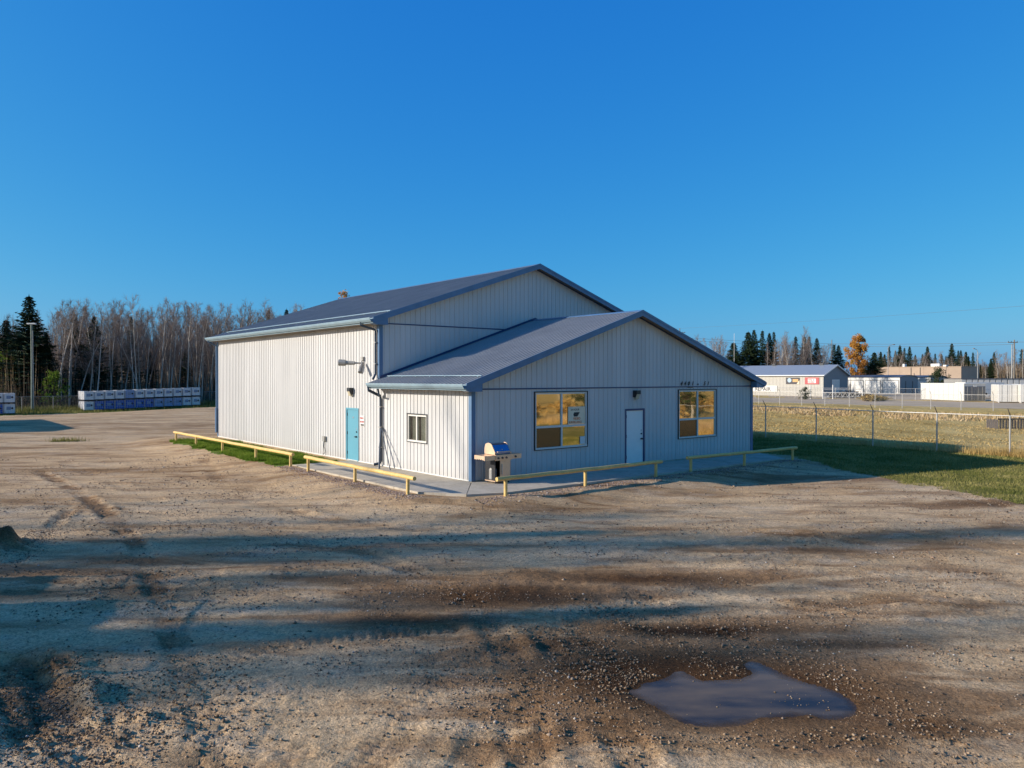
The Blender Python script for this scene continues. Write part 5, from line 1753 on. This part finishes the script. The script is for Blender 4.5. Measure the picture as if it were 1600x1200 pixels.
# storage sheds with roller doors
def storage(px, Y, gw, gl, label, doors, eh=3.45, ah=3.95):
    p = at(px, Y); p.z = hz(p.x, p.y)
    t = thing('storage_shed', p, ROT, label, 'shed')
    MB().add([(0, 0, 0), (0, gl, 0), (0, gl, eh), (0, 0, eh)], [(0, 3, 2, 1)]).build('wall', M['cont_white'], t)
    arc = [(gw * i / 8, eh + (ah - eh) * math.sin(math.pi * i / 8)) for i in range(9)]
    MB().add([(0, 0, 0), (gw, 0, 0)] + [(a, 0, q) for a, q in arc[::-1]], [tuple(range(11))]).build('gable_wall', M['beige_shaded'], t)
    MB().add([(0, gl, 0), (gw, gl, 0)] + [(a, gl, q) for a, q in arc[::-1]], [tuple(range(10, -1, -1))]).build('back_wall', M['beige_shaded'], t)
    outer = [(a + (a - gw / 2) * .03, q + .12) for a, q in arc]
    MB().prism((arc + outer[::-1])[::-1], lambda a, q, d: (a, d, q), -.15, gl + .15).build('roof', M['dark_roof'], t)
    MB().add([(gw, 0, 0), (gw, gl, 0), (gw, gl, eh), (gw, 0, eh)], [(0, 1, 2, 3)]).build('wall', M['beige_shaded'], t)
    w = gl / doors
    for k in range(doors):
        y0, y1 = k * w + .28, (k + 1) * w - .28
        d = MB(); nsl = 7; z1 = 2.8
        for j in range(nsl):
            d.box(-.05 - .01 * (j % 2), -.004, y0, y1, z1 * j / nsl + .01, z1 * (j + 1) / nsl - .01)
        d = d.build('roller_door', M['white'], t)
        boxb('frame', 'dark', d, (-.07, -.003, y0 - .09, y0, 0, z1 + .09), (-.07, -.003, y1, y1 + .09, 0, z1 + .09), (-.07, -.003, y0, y1, z1, z1 + .09))
    boxb('gable_door', 'dark', t, (gw * .30, gw * .33, -.04, -.003, 0, 2.7), (gw * .68, gw * .71, -.04, -.003, 0, 2.7))
    return t
storage(1406, 165, 8.9, 11.6, 'storage shed with three white roller doors beside the repair shop', 3)
storage(1453.6, 187, 9.9, 9.0, 'second smaller storage shed behind the white site cabin', 2)
# white site cabin with dark double doors
p = at(1506.5, 111); p.z = hz(p.x, p.y)
cb = thing('site_cabin', p, R(8), 'long white steel cabin with dark grey double doors at its end', 'cabin')
hgt = zof(600, 111) - p.z
boxb('body', 'cont_white', cb, (.0, 3.45, .02, 9.4, .08, hgt)); boxb('roof', 'white', cb, (-.06, 3.5, -.04, 9.45, hgt + .001, hgt + .08))
for k in range(9):
    boxb('side_panel', 'cont_white', cb, (-.03, -.001, k * 1.04 + .08, k * 1.04 + 1.04, .14, hgt - .06))
for k, x0 in enumerate((.06, 1.76)):
    d = boxb('door', 'cont_grey', cb, (x0, x0 + 1.62, -.03, .015, .14, hgt - .35))
    for x_ in (.45, 1.15): MB().tube([(x0 + x_, -.05, .2), (x0 + x_, -.05, hgt - .4)], .02, 6).build('lock_bar', M['steel_dull'], d)
boxb('sign_plate', 'white', cb, (1.45, 2.0, -.06, -.031, hgt - .42, hgt - .12))
# white box trailer behind it
p = at(1543, 126); p.z = hz(p.x, p.y)
tr = thing('box_trailer', p, R(6), 'white box trailer parked between the cabin and the pale containers', 'trailer')
hgt = zof(597.6, 126) - p.z
boxb('body', 'white', tr, (-3.9, 3.0, .0, 2.5, .95, hgt)); boxb('skirt', 'cont_white', tr, (-.0, 3.2, -.03, .0, .5, 1.0)); boxb('chassis', 'black', tr, (-3.8, 3.1, .3, 2.2, .6, .94))
for x_ in (1.3, 2.4, -3.0):
    wh = MB().tube([(x_, .05, .45), (x_, .3, .45)], .45, 14).build('wheel', M['rubber'], tr)
# pale containers
def container(px, Y, w, dpt, pytop, label, rz=R(4), mat='cont_white'):
    p = at(px, Y); p.z = hz(p.x, p.y)
    t = thing('shipping_container', p, rz, label, 'container')
    h = zof(pytop, Y) - p.z
    boxb('body', mat, t, (.02, w - .02, .06, dpt, .1, h - .02))
    boxb('corner_post', 'white', t, (0, .12, 0, .12, 0, h)); boxb('corner_post', 'white', t, (w - .12, w, 0, .12, 0, h))
    boxb('door', mat, t, (.14, w / 2 - .01, .0, .05, .14, h - .1)); boxb('door', mat, t, (w / 2 + .01, w - .14, .0, .05, .14, h - .1))
    for x_ in (.4, w / 2 - .25, w / 2 + .25, w - .4): MB().tube([(x_, -.03, .12), (x_, -.03, h - .08)], .018, 6).build('lock_bar', M['steel_dull'], t)
    for k in range(int(dpt / .6)): boxb('side_rib', mat, t, (-.02, .02, .3 + k * .6, .6 + k * .6, .14, h - .1))
    return t
container(1560, 106, 2.6, 6.0, 600.6, 'pale container with closed doors right of the box trailer', R(-24))
container(1594.5, 104, 2.6, 6.0, 600.2, 'pale container cut by the right edge of the view', R(-24))
# long corrugated building behind
p = at(1502, 140); p.z = hz(p.x, p.y)
lg = thing('corrugated_shed', p, R(-2), 'long low corrugated pale shed behind the containers', 'shed')
hgt = zof(591.2, 140) - p.z
for k in range(22):
    boxb('wall_panel', 'cont_white', lg, (k * 1.05, k * 1.05 + .8, -.04, .0, 0, hgt - .12))
boxb('wall', 'steel_dull', lg, (0, 23.2, .001, 6, 0, hgt - .12)); boxb('roof', 'dark_roof', lg, (-.1, 23.3, -.15, 6.1, hgt - .118, hgt))
# tan block building
p = at(1502, 200); p.z = -.1
tb = thing('block_building', p, ROT, 'long flat roofed tan building behind the storage sheds', 'building')
hgt = zof(573, 200) + .1
Lb = 22.0
for k in range(7):
    boxb('wall_panel', 'stucco', tb, (-.03, 0, Lb / 7 * k + .03, Lb / 7 * (k + 1) - .03, 0, hgt))
boxb('wall', 'stucco', tb, (.001, 12, 0, Lb, 0, hgt - .05)); boxb('parapet', 'stucco', tb, (-.1, 12.1, -.1, Lb + .1, hgt + .001, hgt + .15))
for a, b2, zt in ((5.8, 8.0, 568.3), (4.1, 4.9, 570.3), (14.9, 15.4, 568.0)):
    boxb('rooftop_unit', 'white', tb, (1, 2.4, a, b2, hgt + .15, zof(zt, 206) + .1))
for x_ in (10.2, 12.6): boxb('drain_pipe', 'dark', tb, (-.12, -.031, x_, x_ + .15, 0, hgt - .1))

# white pipe gate with dark tyres behind it
gt_p = at(1286, 124); gt_p.z = hz(gt_p.x, gt_p.y)
pg = thing('pipe_gate', gt_p, R(-4), 'white pipe gate with diagonal bracing right of the repair shop corner', 'gate')
for x_ in (0, 1.55, 6.2):
    MB().tube([(x_, 0, 0), (x_, 0, 1.75 if x_ != 1.55 else 2.3)], .07, 8).build('post', M['white'], pg)
for z_ in (.35, 1.0, 1.6): MB().tube([(0, 0, z_), (6.2, 0, z_)], .04, 6).build('rail', M['white'], pg)
for k in range(8):
    MB().tube([(k * .78, 0, .35), (k * .78 + .39, 0, 1.0), (k * .78 + .78, 0, .35)], .028, 6).build('brace', M['white'], pg)
MB().tube([(-2.0, 0, 0), (-2.0, 0, 2.2)], .08, 8).build('gate_post', M['white'], pg)
for i, (px, Y, h) in enumerate(((1300, 131, .8), (1310, 130, .7), (1320, 131, 1.1), (1331, 130, .8), (1337, 132, 1.1), (1345, 131, .7), (1356, 131, .6))):
    p = at(px, Y); z = hz(p.x, p.y)
    m_ = MB()
    k = 0
    t = thing('tyre_stack', (p.x, p.y, z), 0, 'stack of old black tyres behind the white gate, %s from the left' % ordn[i], 'tyres', 'tyre stacks behind the white gate')
    while k * .22 < h:
        a_ = MB(); n_ = 14
        rr_ = [(.26, .02), (.42, 0), (.47, .05), (.47, .16), (.42, .21), (.26, .19)]
        vs = [(r_ * math.cos(j * 6.283 / n_), r_ * math.sin(j * 6.283 / n_), q + k * .22) for j in range(n_) for r_, q in rr_]
        fs = [(j * 6 + q, ((j + 1) % n_) * 6 + q, ((j + 1) % n_) * 6 + (q + 1) % 6, j * 6 + (q + 1) % 6) for j in range(n_) for q in range(6)]
        a_.add(vs, fs).build('tyre', M['rubber'], t); k += 1

# ---- trees on the right skyline
def bare_at(px, Y, h, k, label, group, fork=False, z=-.1, w=1.0):
    p = at(px, Y)
    if fork: tree('bare_tree', aspf[k % 3], (p.x, p.y, z), rt.random() * 6.28, (w * h / 12, w * h / 12, h / 12), label, group=group)
    else: tree('aspen_tree', asp[k % 8], (p.x, p.y, z), rt.random() * 6.28, (w * h / 14, w * h / 14, h / 14), label, group=group)
def hpy(py, Y): return zof(py, Y) + .1
for px, py, Y, w, k, lab in (
        (1146, 535, 168, 1.25, 0, 'small wide spruce just above the office roof edge at the right'),
        (1169, 518, 172, 1.0, 0, 'dense dark spruce, left one of the tallest pair over the repair shop'),
        (1178, 515, 175, .8, 1, 'slim dark spruce, right one of the tallest pair over the repair shop'),
        (1191, 516, 180, .8, 2, 'grey green spruce behind bare trees left over the repair shop'),
        (1202, 520, 176, .8, 1, 'dark spruce, left one of the middle pair over the repair shop'),
        (1209, 518, 180, .7, 2, 'dark spruce, right one of the middle pair over the repair shop'),
        (1228, 540, 180, .7, 2, 'short slim spruce over the centre of the repair shop'),
        (1243, 525, 181, .8, 2, 'spruce over the black sign of the repair shop'),
        (1257, 526, 178, .8, 1, 'dark spruce, left one of the pair over the red sign'),
        (1264, 525, 180, .8, 2, 'dark spruce, right one of the pair over the red sign'),
        (1276, 528, 182, .8, 1, 'spruce over the right end of the repair shop roof'),
        (1303, 538, 184, .9, 2, 'spruce beside the pole left of the orange tree, nearer the pole'),
        (1310, 539, 184, .9, 1, 'spruce beside the pole left of the orange tree, nearer the orange tree'),
        (1366, 550, 186, 1.2, 0, 'full spruce right behind the orange tree')):
    spruce_at(px, Y, hpy(py, Y), w * 1.25, k, lab, z=-.1)
for i, (px, py) in enumerate(((1376, 549), (1389, 540), (1399, 548), (1406, 539), (1413, 543), (1421, 541), (1449, 541), (1461, 552), (1471, 553), (1487, 536), (1497, 547), (1501, 547), (1509, 549), (1520, 550),
                             (1528, 566), (1532, 570), (1478, 556), (1553, 550), (1548, 560), (1596, 545), (1430, 554), (1382, 553), (1441, 553), (1456, 562), (1513, 556))):
    Y = 235 + (i * 37) % 60
    spruce_at(px, Y, hpy(py, Y), .85, (i * 2) % 3, 'far dark spruce on the skyline, %s the tan building roof' % ('left end of' if px < 1410 else 'centre of' if px < 1460 else 'right end of' if px < 1505 else 'beyond'), z=-.1)
for o in list(COL.objects)[-200:]:
    if o.get('label', '').startswith('far dark spruce'): o['group'] = 'far spruces, ' + o['label'].split(', ')[-1]
for i, (px, py) in enumerate(((1095, 527), (1108, 530), (1125, 527), (1188, 535), (1200, 530), (1215, 528), (1222, 522), (1234, 527), (1246, 522), (1252, 515), (1271, 535), (1283, 540), (1290, 542), (1295, 545), (1226, 535), (1240, 536), (1208, 534), (1113, 528))):
    Y = 158 + (i * 13) % 10
    fork = i % 3 != 1
    if i % 5 == 3: continue
    bare_at(px, Y, hpy(py, Y), i, 'pale bare tree %s' % ('far over the office roof slope' if px < 1140 else 'standing before the spruces over the repair shop'), 'bare trees ' + ('over the office roof slope' if px < 1140 else 'over the repair shop'), fork, w=.9)
for i in range(60):
    px = 1374 + i * 4.1 + rt.uniform(-2, 2); Y = 215 + rt.random() * 40
    if px > 1618: break
    if 1505 < px < 1545 and rt.random() < .5: continue
    top = 556 + rt.uniform(-6, 6) if px < 1520 else (553 + rt.uniform(-8, 8) if px > 1555 else 566 + rt.uniform(-5, 5))
    Y = 232 + rt.random() * 30
    bare_at(px, Y, hpy(top, Y), i, 'far bare tree on the skyline %s' % ('left of the street lamp' if px < 1526 else 'right of the street lamp'), 'far bare trees ' + ('left' if px < 1526 else 'right') + ' of the street lamp', False, w=1.3)
def brush(name, n, pxr, Yr, h, mat, w):
    rg = np.random.default_rng(n)
    px = rg.uniform(*pxr, n); y = rg.uniform(*Yr, n); x = (px - 800) / F * y
    hh = rg.uniform(h[0], h[1], n); an = rg.random(n) * 6.28
    bot = np.stack([x, y, np.full(n, -.15)], -1); top = bot + np.stack([np.cos(an) * hh * .15, np.sin(an) * hh * .15, hh], -1)
    d = np.stack([np.cos(an + 1.57), np.sin(an + 1.57), 0 * an], -1) * w; e = np.stack([np.cos(an), np.sin(an), 0 * an], -1) * w
    v = np.stack([bot - d, bot + d, bot + e, top], 1).reshape(-1, 3)
    f = (np.array([[0, 1, 3], [1, 2, 3], [2, 0, 3]])[None] + (np.arange(n) * 4)[:, None, None]).reshape(-1, 3)
    return tag(link_mesh(name, np_mesh(name, v, f, M[mat])), kind='stuff')
brush('far_thicket', 3800, (1040, 1370), (172, 205), (1.5, 5.5), 'thicket', .12)
brush('far_tan_brush', 6000, (1370, 1660), (245, 300), (3, 9.5), 'tan_brush', .16)
brush('far_dark_brush', 3200, (1370, 1560), (262, 300), (3, 8.0), 'spruce', .3)
brush('roadside_brush', 2500, (1040, 1700), (320, 600), (3, 12), 'thicket', .5)
# autumn tree and bushes
ot = leafy_mesh(23, 13.2, 4.0, 12000, 'autumn', .26, .02)
p = at(1341, 193); tree('autumn_tree', ot, (p.x, p.y, -.1), .4, (1.0, 1.0, 1.08), 'large tree with orange autumn leaves between the repair shop and storage shed', part='foliage')
dk = leafy_mesh(29, 5, 2.9, 3500, 'spruce', .2, .03)
p = at(1465, 182); tree('shrub', dk, (p.x, p.y, -.1), 0, (1, 1, 1.15), 'round dark bush before the tan building', part='foliage')
dk2 = leafy_mesh(31, 2.0, 1.25, 900, 'spruce', .14, .0)
p = at(1258, 121); tree('shrub', dk2, (p.x, p.y, hz(p.x, p.y)), 0, (1, 1, 1), 'low dark juniper by the wall below the shop signs', part='foliage')
yb3 = leafy_mesh(33, 1.1, .9, 700, 'bl_dry', .14, .0)
for i, px in enumerate((1353, 1362, 1371, 1380)):
    p = at(px, 112 + i); tree('shrub', yb3, (p.x, p.y, hz(p.x, p.y)), i, (1.3, 1.3, .9 - .08 * i), 'low straw coloured bush beside the road before the storage doors, %s from the left' % ordn[i], part='foliage', group='straw bushes by the road')

# ================================================================== POLES, LAMPS AND WIRES
def pole(px, Y, py_top, label, arms=(), r=.15, name='utility_pole', cat='power pole', mat='wood_pole', z=-.1):
    p = at(px, Y, z)
    t = thing(name, p, 0, label, cat)
    h = zof(py_top, Y) - z
    MB().tube([(0, 0, -.3), (0, 0, h)], [r, r * .7], 8).build('pole', M[mat], t)
    for (dz, w, off) in arms:
        MB().box(off - w / 2, off + w / 2, -.08, .08, h - dz - .08, h - dz + .08).build('crossarm', M['wood_pole'], t)
        for q in (-.45, -.15, .15, .45):
            MB().tube([(off + w * q, 0, h - dz + .08), (off + w * q, 0, h - dz + .3)], .05, 6).build('insulator', M['dark'], t)
    return t, p, h
pole(1584.5, 150, 531, 'tall power pole with crossarm at the right, darker one of two', [(.5, 1.9, -.3)], .17)
pole(1581, 151, 538, 'pale power pole standing just left of the tall crossarm pole', [], .13, mat='steel_dull')
pole(1578, 200, 564, 'short distant power pole with crossarm left of the tall pair', [(1.0, 1.6, 0)], .14)
pole(1598, 205, 545, 'distant power pole at the very right edge', [(.6, 2.4, 0)], .14)
pole(1299.5, 205, 531, 'distant power pole with crossarm left of the orange tree', [(1.4, 2.2, 0), (2.2, 1.8, 0)], .14)
pole(1062, 210, 513, 'power pole top with crossarm peeking over the office roof slope', [(1.2, 2.2, .4)], .16)
pole(1398.5, 225, 547, 'thin wooden pole rising behind the tan building left end', [], .12)
def lamp(px, Y, py_top, arm, label):
    t, p, h = pole(px, Y, py_top + 2, label, [], .09, 'street_lamp', 'street lamp', 'steel_dull')
    MB().tube([(0, 0, h - .1), (arm * .3, 0, h + .5), (arm, 0, h + .75)], .06, 6).build('arm', M['steel_dull'], t)
    MB().box(min(arm, arm * 1.35), max(arm, arm * 1.35), -.15, .15, h + .65, h + .85).build('lamp_head', M['grey'], t)
lamp(1387.5, 200, 541, 1.3, 'street lamp with arm to the right above the storage sheds')
lamp(1527.5, 170, 548, -.75, 'street lamp with curved arm to the left above the white cabin')
# antenna mast
t, p, h = pole(1147, 166, 521, 'thin white antenna mast before the small wide spruce', [], .045, 'antenna_mast', 'antenna', 'white')
def wire(a, b2, sag, label, r=.03):
    pts = []
    for i in range(25):
        f = i / 24
        q = a.lerp(b2, f); q.z -= sag * 4 * f * (1 - f); pts.append(q)
    o = MB().tube(pts, r, 4, cap=False).build('power_line', M['wire_dark'])
    return tag(o, label, 'cable')
M['wire_dark'] = paint('wire_dark', (.12, .14, .16), .6)
pa = lambda px, py, Y: at(px, Y, zof(py, Y))
wire(pa(1062, 527, 210), pa(1299.5, 537, 205), .3, 'power line over the bare trees, upper wire left of the orange tree')
wire(pa(1062, 531, 210), pa(1299.5, 541, 205), .3, 'power line over the bare trees, lower wire left of the orange tree')
wire(pa(1299.5, 537, 205), pa(1584, 534.5, 150), .25, 'power line passing over the storage sheds, upper wire')
wire(pa(1299.5, 541, 205), pa(1584, 538, 150), .25, 'power line passing over the storage sheds, lower wire')
wire(pa(1584, 534.5, 150), pa(1760, 527, 120), .2, 'power line leaving the tall pole to the right edge')
wire(pa(1020, 515, 260), pa(1680, 472, 120), .4, 'faint highest cable crossing the sky at the right', .018)

# ================================================================== OUT-OF-VIEW NEIGHBOURS THAT SHADE THE YARD
# shed on the left whose gable shadow reaches into the picture
ns = thing('neighbour_shed', (-46.5 - U.x * 7, 48.6 - U.y * 7, -.9), ROT, 'grey metal shed standing left of the yard outside the view', 'shed')
MB().add([(0, 0, 0), (14, 0, 0), (14, 0, 4.0), (7, 0, 6.2), (0, 0, 4.0)], [(0, 1, 2, 3, 4)]).add([(0, 16, 0), (14, 16, 0), (14, 16, 4.0), (7, 16, 6.2), (0, 16, 4.0)], [(4, 3, 2, 1, 0)]).add([(14, 0, 0), (14, 16, 0), (14, 16, 4), (14, 0, 4)], [(0, 1, 2, 3)]).add([(0, 0, 0), (0, 16, 0), (0, 16, 4), (0, 0, 4)], [(3, 2, 1, 0)]).build('wall', M['steel_dull'], ns)
gable_roof(ns, 14, 16, 4.0, 6.2, 'metal_roof')
# racks just left of the view
for i, (x, y, w) in enumerate(((-12.0, 11.7, 1.05), (-10.3, 9.5, 1.9), (-10.0, 8.2, 1.1))):
    t = thing('steel_rack', (x, y, -.3), R(4), 'solid steel bin with a pipe hoop, %s one of three left of the view' % ordn[i], 'bin')
    boxb('body', 'steel_dull', t, (-1.3, .0, 0, w, .1, 1.65))
    MB().tube([(.0, .15, .4), (.05, .15, 2.05), (.05, w - .1, 2.05), (0, w - .1, .4)], .035, 6).build('hoop', M['steel_dull'], t)
# trees on the left of the yard, outside the view
thin = [aspen_mesh(201 + i, 14, start=.35, nb=22, spread=1.0, dens=.62, forks=i % 2) for i in range(3)]
# (x, y, mesh, height, dense crown or not, spruce or not)
sh = [(-43, 6.3, 0, 18, 1), (-39, 5.8, 1, 16, 0), (-50, 7.1, 2, 23, 1), (-36, 6.6, 2, 13.5, 1),
      (-42, 4.1, 3, 17.5, 2), (-47, 4.6, 4, 21, 1), (-54, 5.2, 5, 24, 1), (-39, 3.4, 6, 15.5, 0), (-58, 4.4, 7, 25, 0), (-45, 3.2, 5, 19.5, 1),
      (-41, 8.9, 1, 16.5, 1), (-47, 9.2, 0, 19, 2), (-37, 8.2, 3, 14, 1), (-54, 10.4, 2, 23, 0), (-44, 1.5, 1, 17.5, 0), (-52, .9, 2, 22, 1),
      (-50, 12.6, 1, 20, 1), (-44, 5.2, 0, 18.5, 1), (-46, 8.5, 1, 19, 0), (-47, -1.8, 1, 18, 0), (-60, 7.6, 2, 26, 1), (-62, 9.8, 6, 27, 0)]
for i, (x, y, k, h, dn) in enumerate(sh):
    if dn == 2:
        tree('spruce_tree', spr[k % 3], (x, y, -.9), i * 1.3, (.55 * h / 14, .55 * h / 14, h / 14), 'spruce in the tree row left of the yard outside the view', part='foliage', group='tree row left of the yard, spruces')
    else:
        tree('aspen_tree', asp[k % 8] if dn else thin[k % 3], (x, y, -.9), i * 1.7, h / 14, 'bare tree in the tree row left of the yard outside the view', group='tree row left of the yard, bare trees')

# unseen shrubs and trees added right of view to vary the office window reflections
for i in range(14):
    x = 48 + (i * 37 % 70); y = 14 + (i * 23 % 30)
    tree('shrub', yb3 if i % 3 else dk2, (x, y, -.9), i * 1.1, (2.2, 2.2, 1.6), 'rough unseen shrub added for window reflections right of the view', part='foliage', group='unseen shrubs added for window reflections')
for i in range(9):
    x = 95 + i * 9; y = -10 + (i * 17 % 50)
    tree('bare_tree', aspf[i % 3], (x, y, -.9), i, .7, 'unseen bare tree added for window reflections right of the view', group='unseen bare trees added for window reflections')
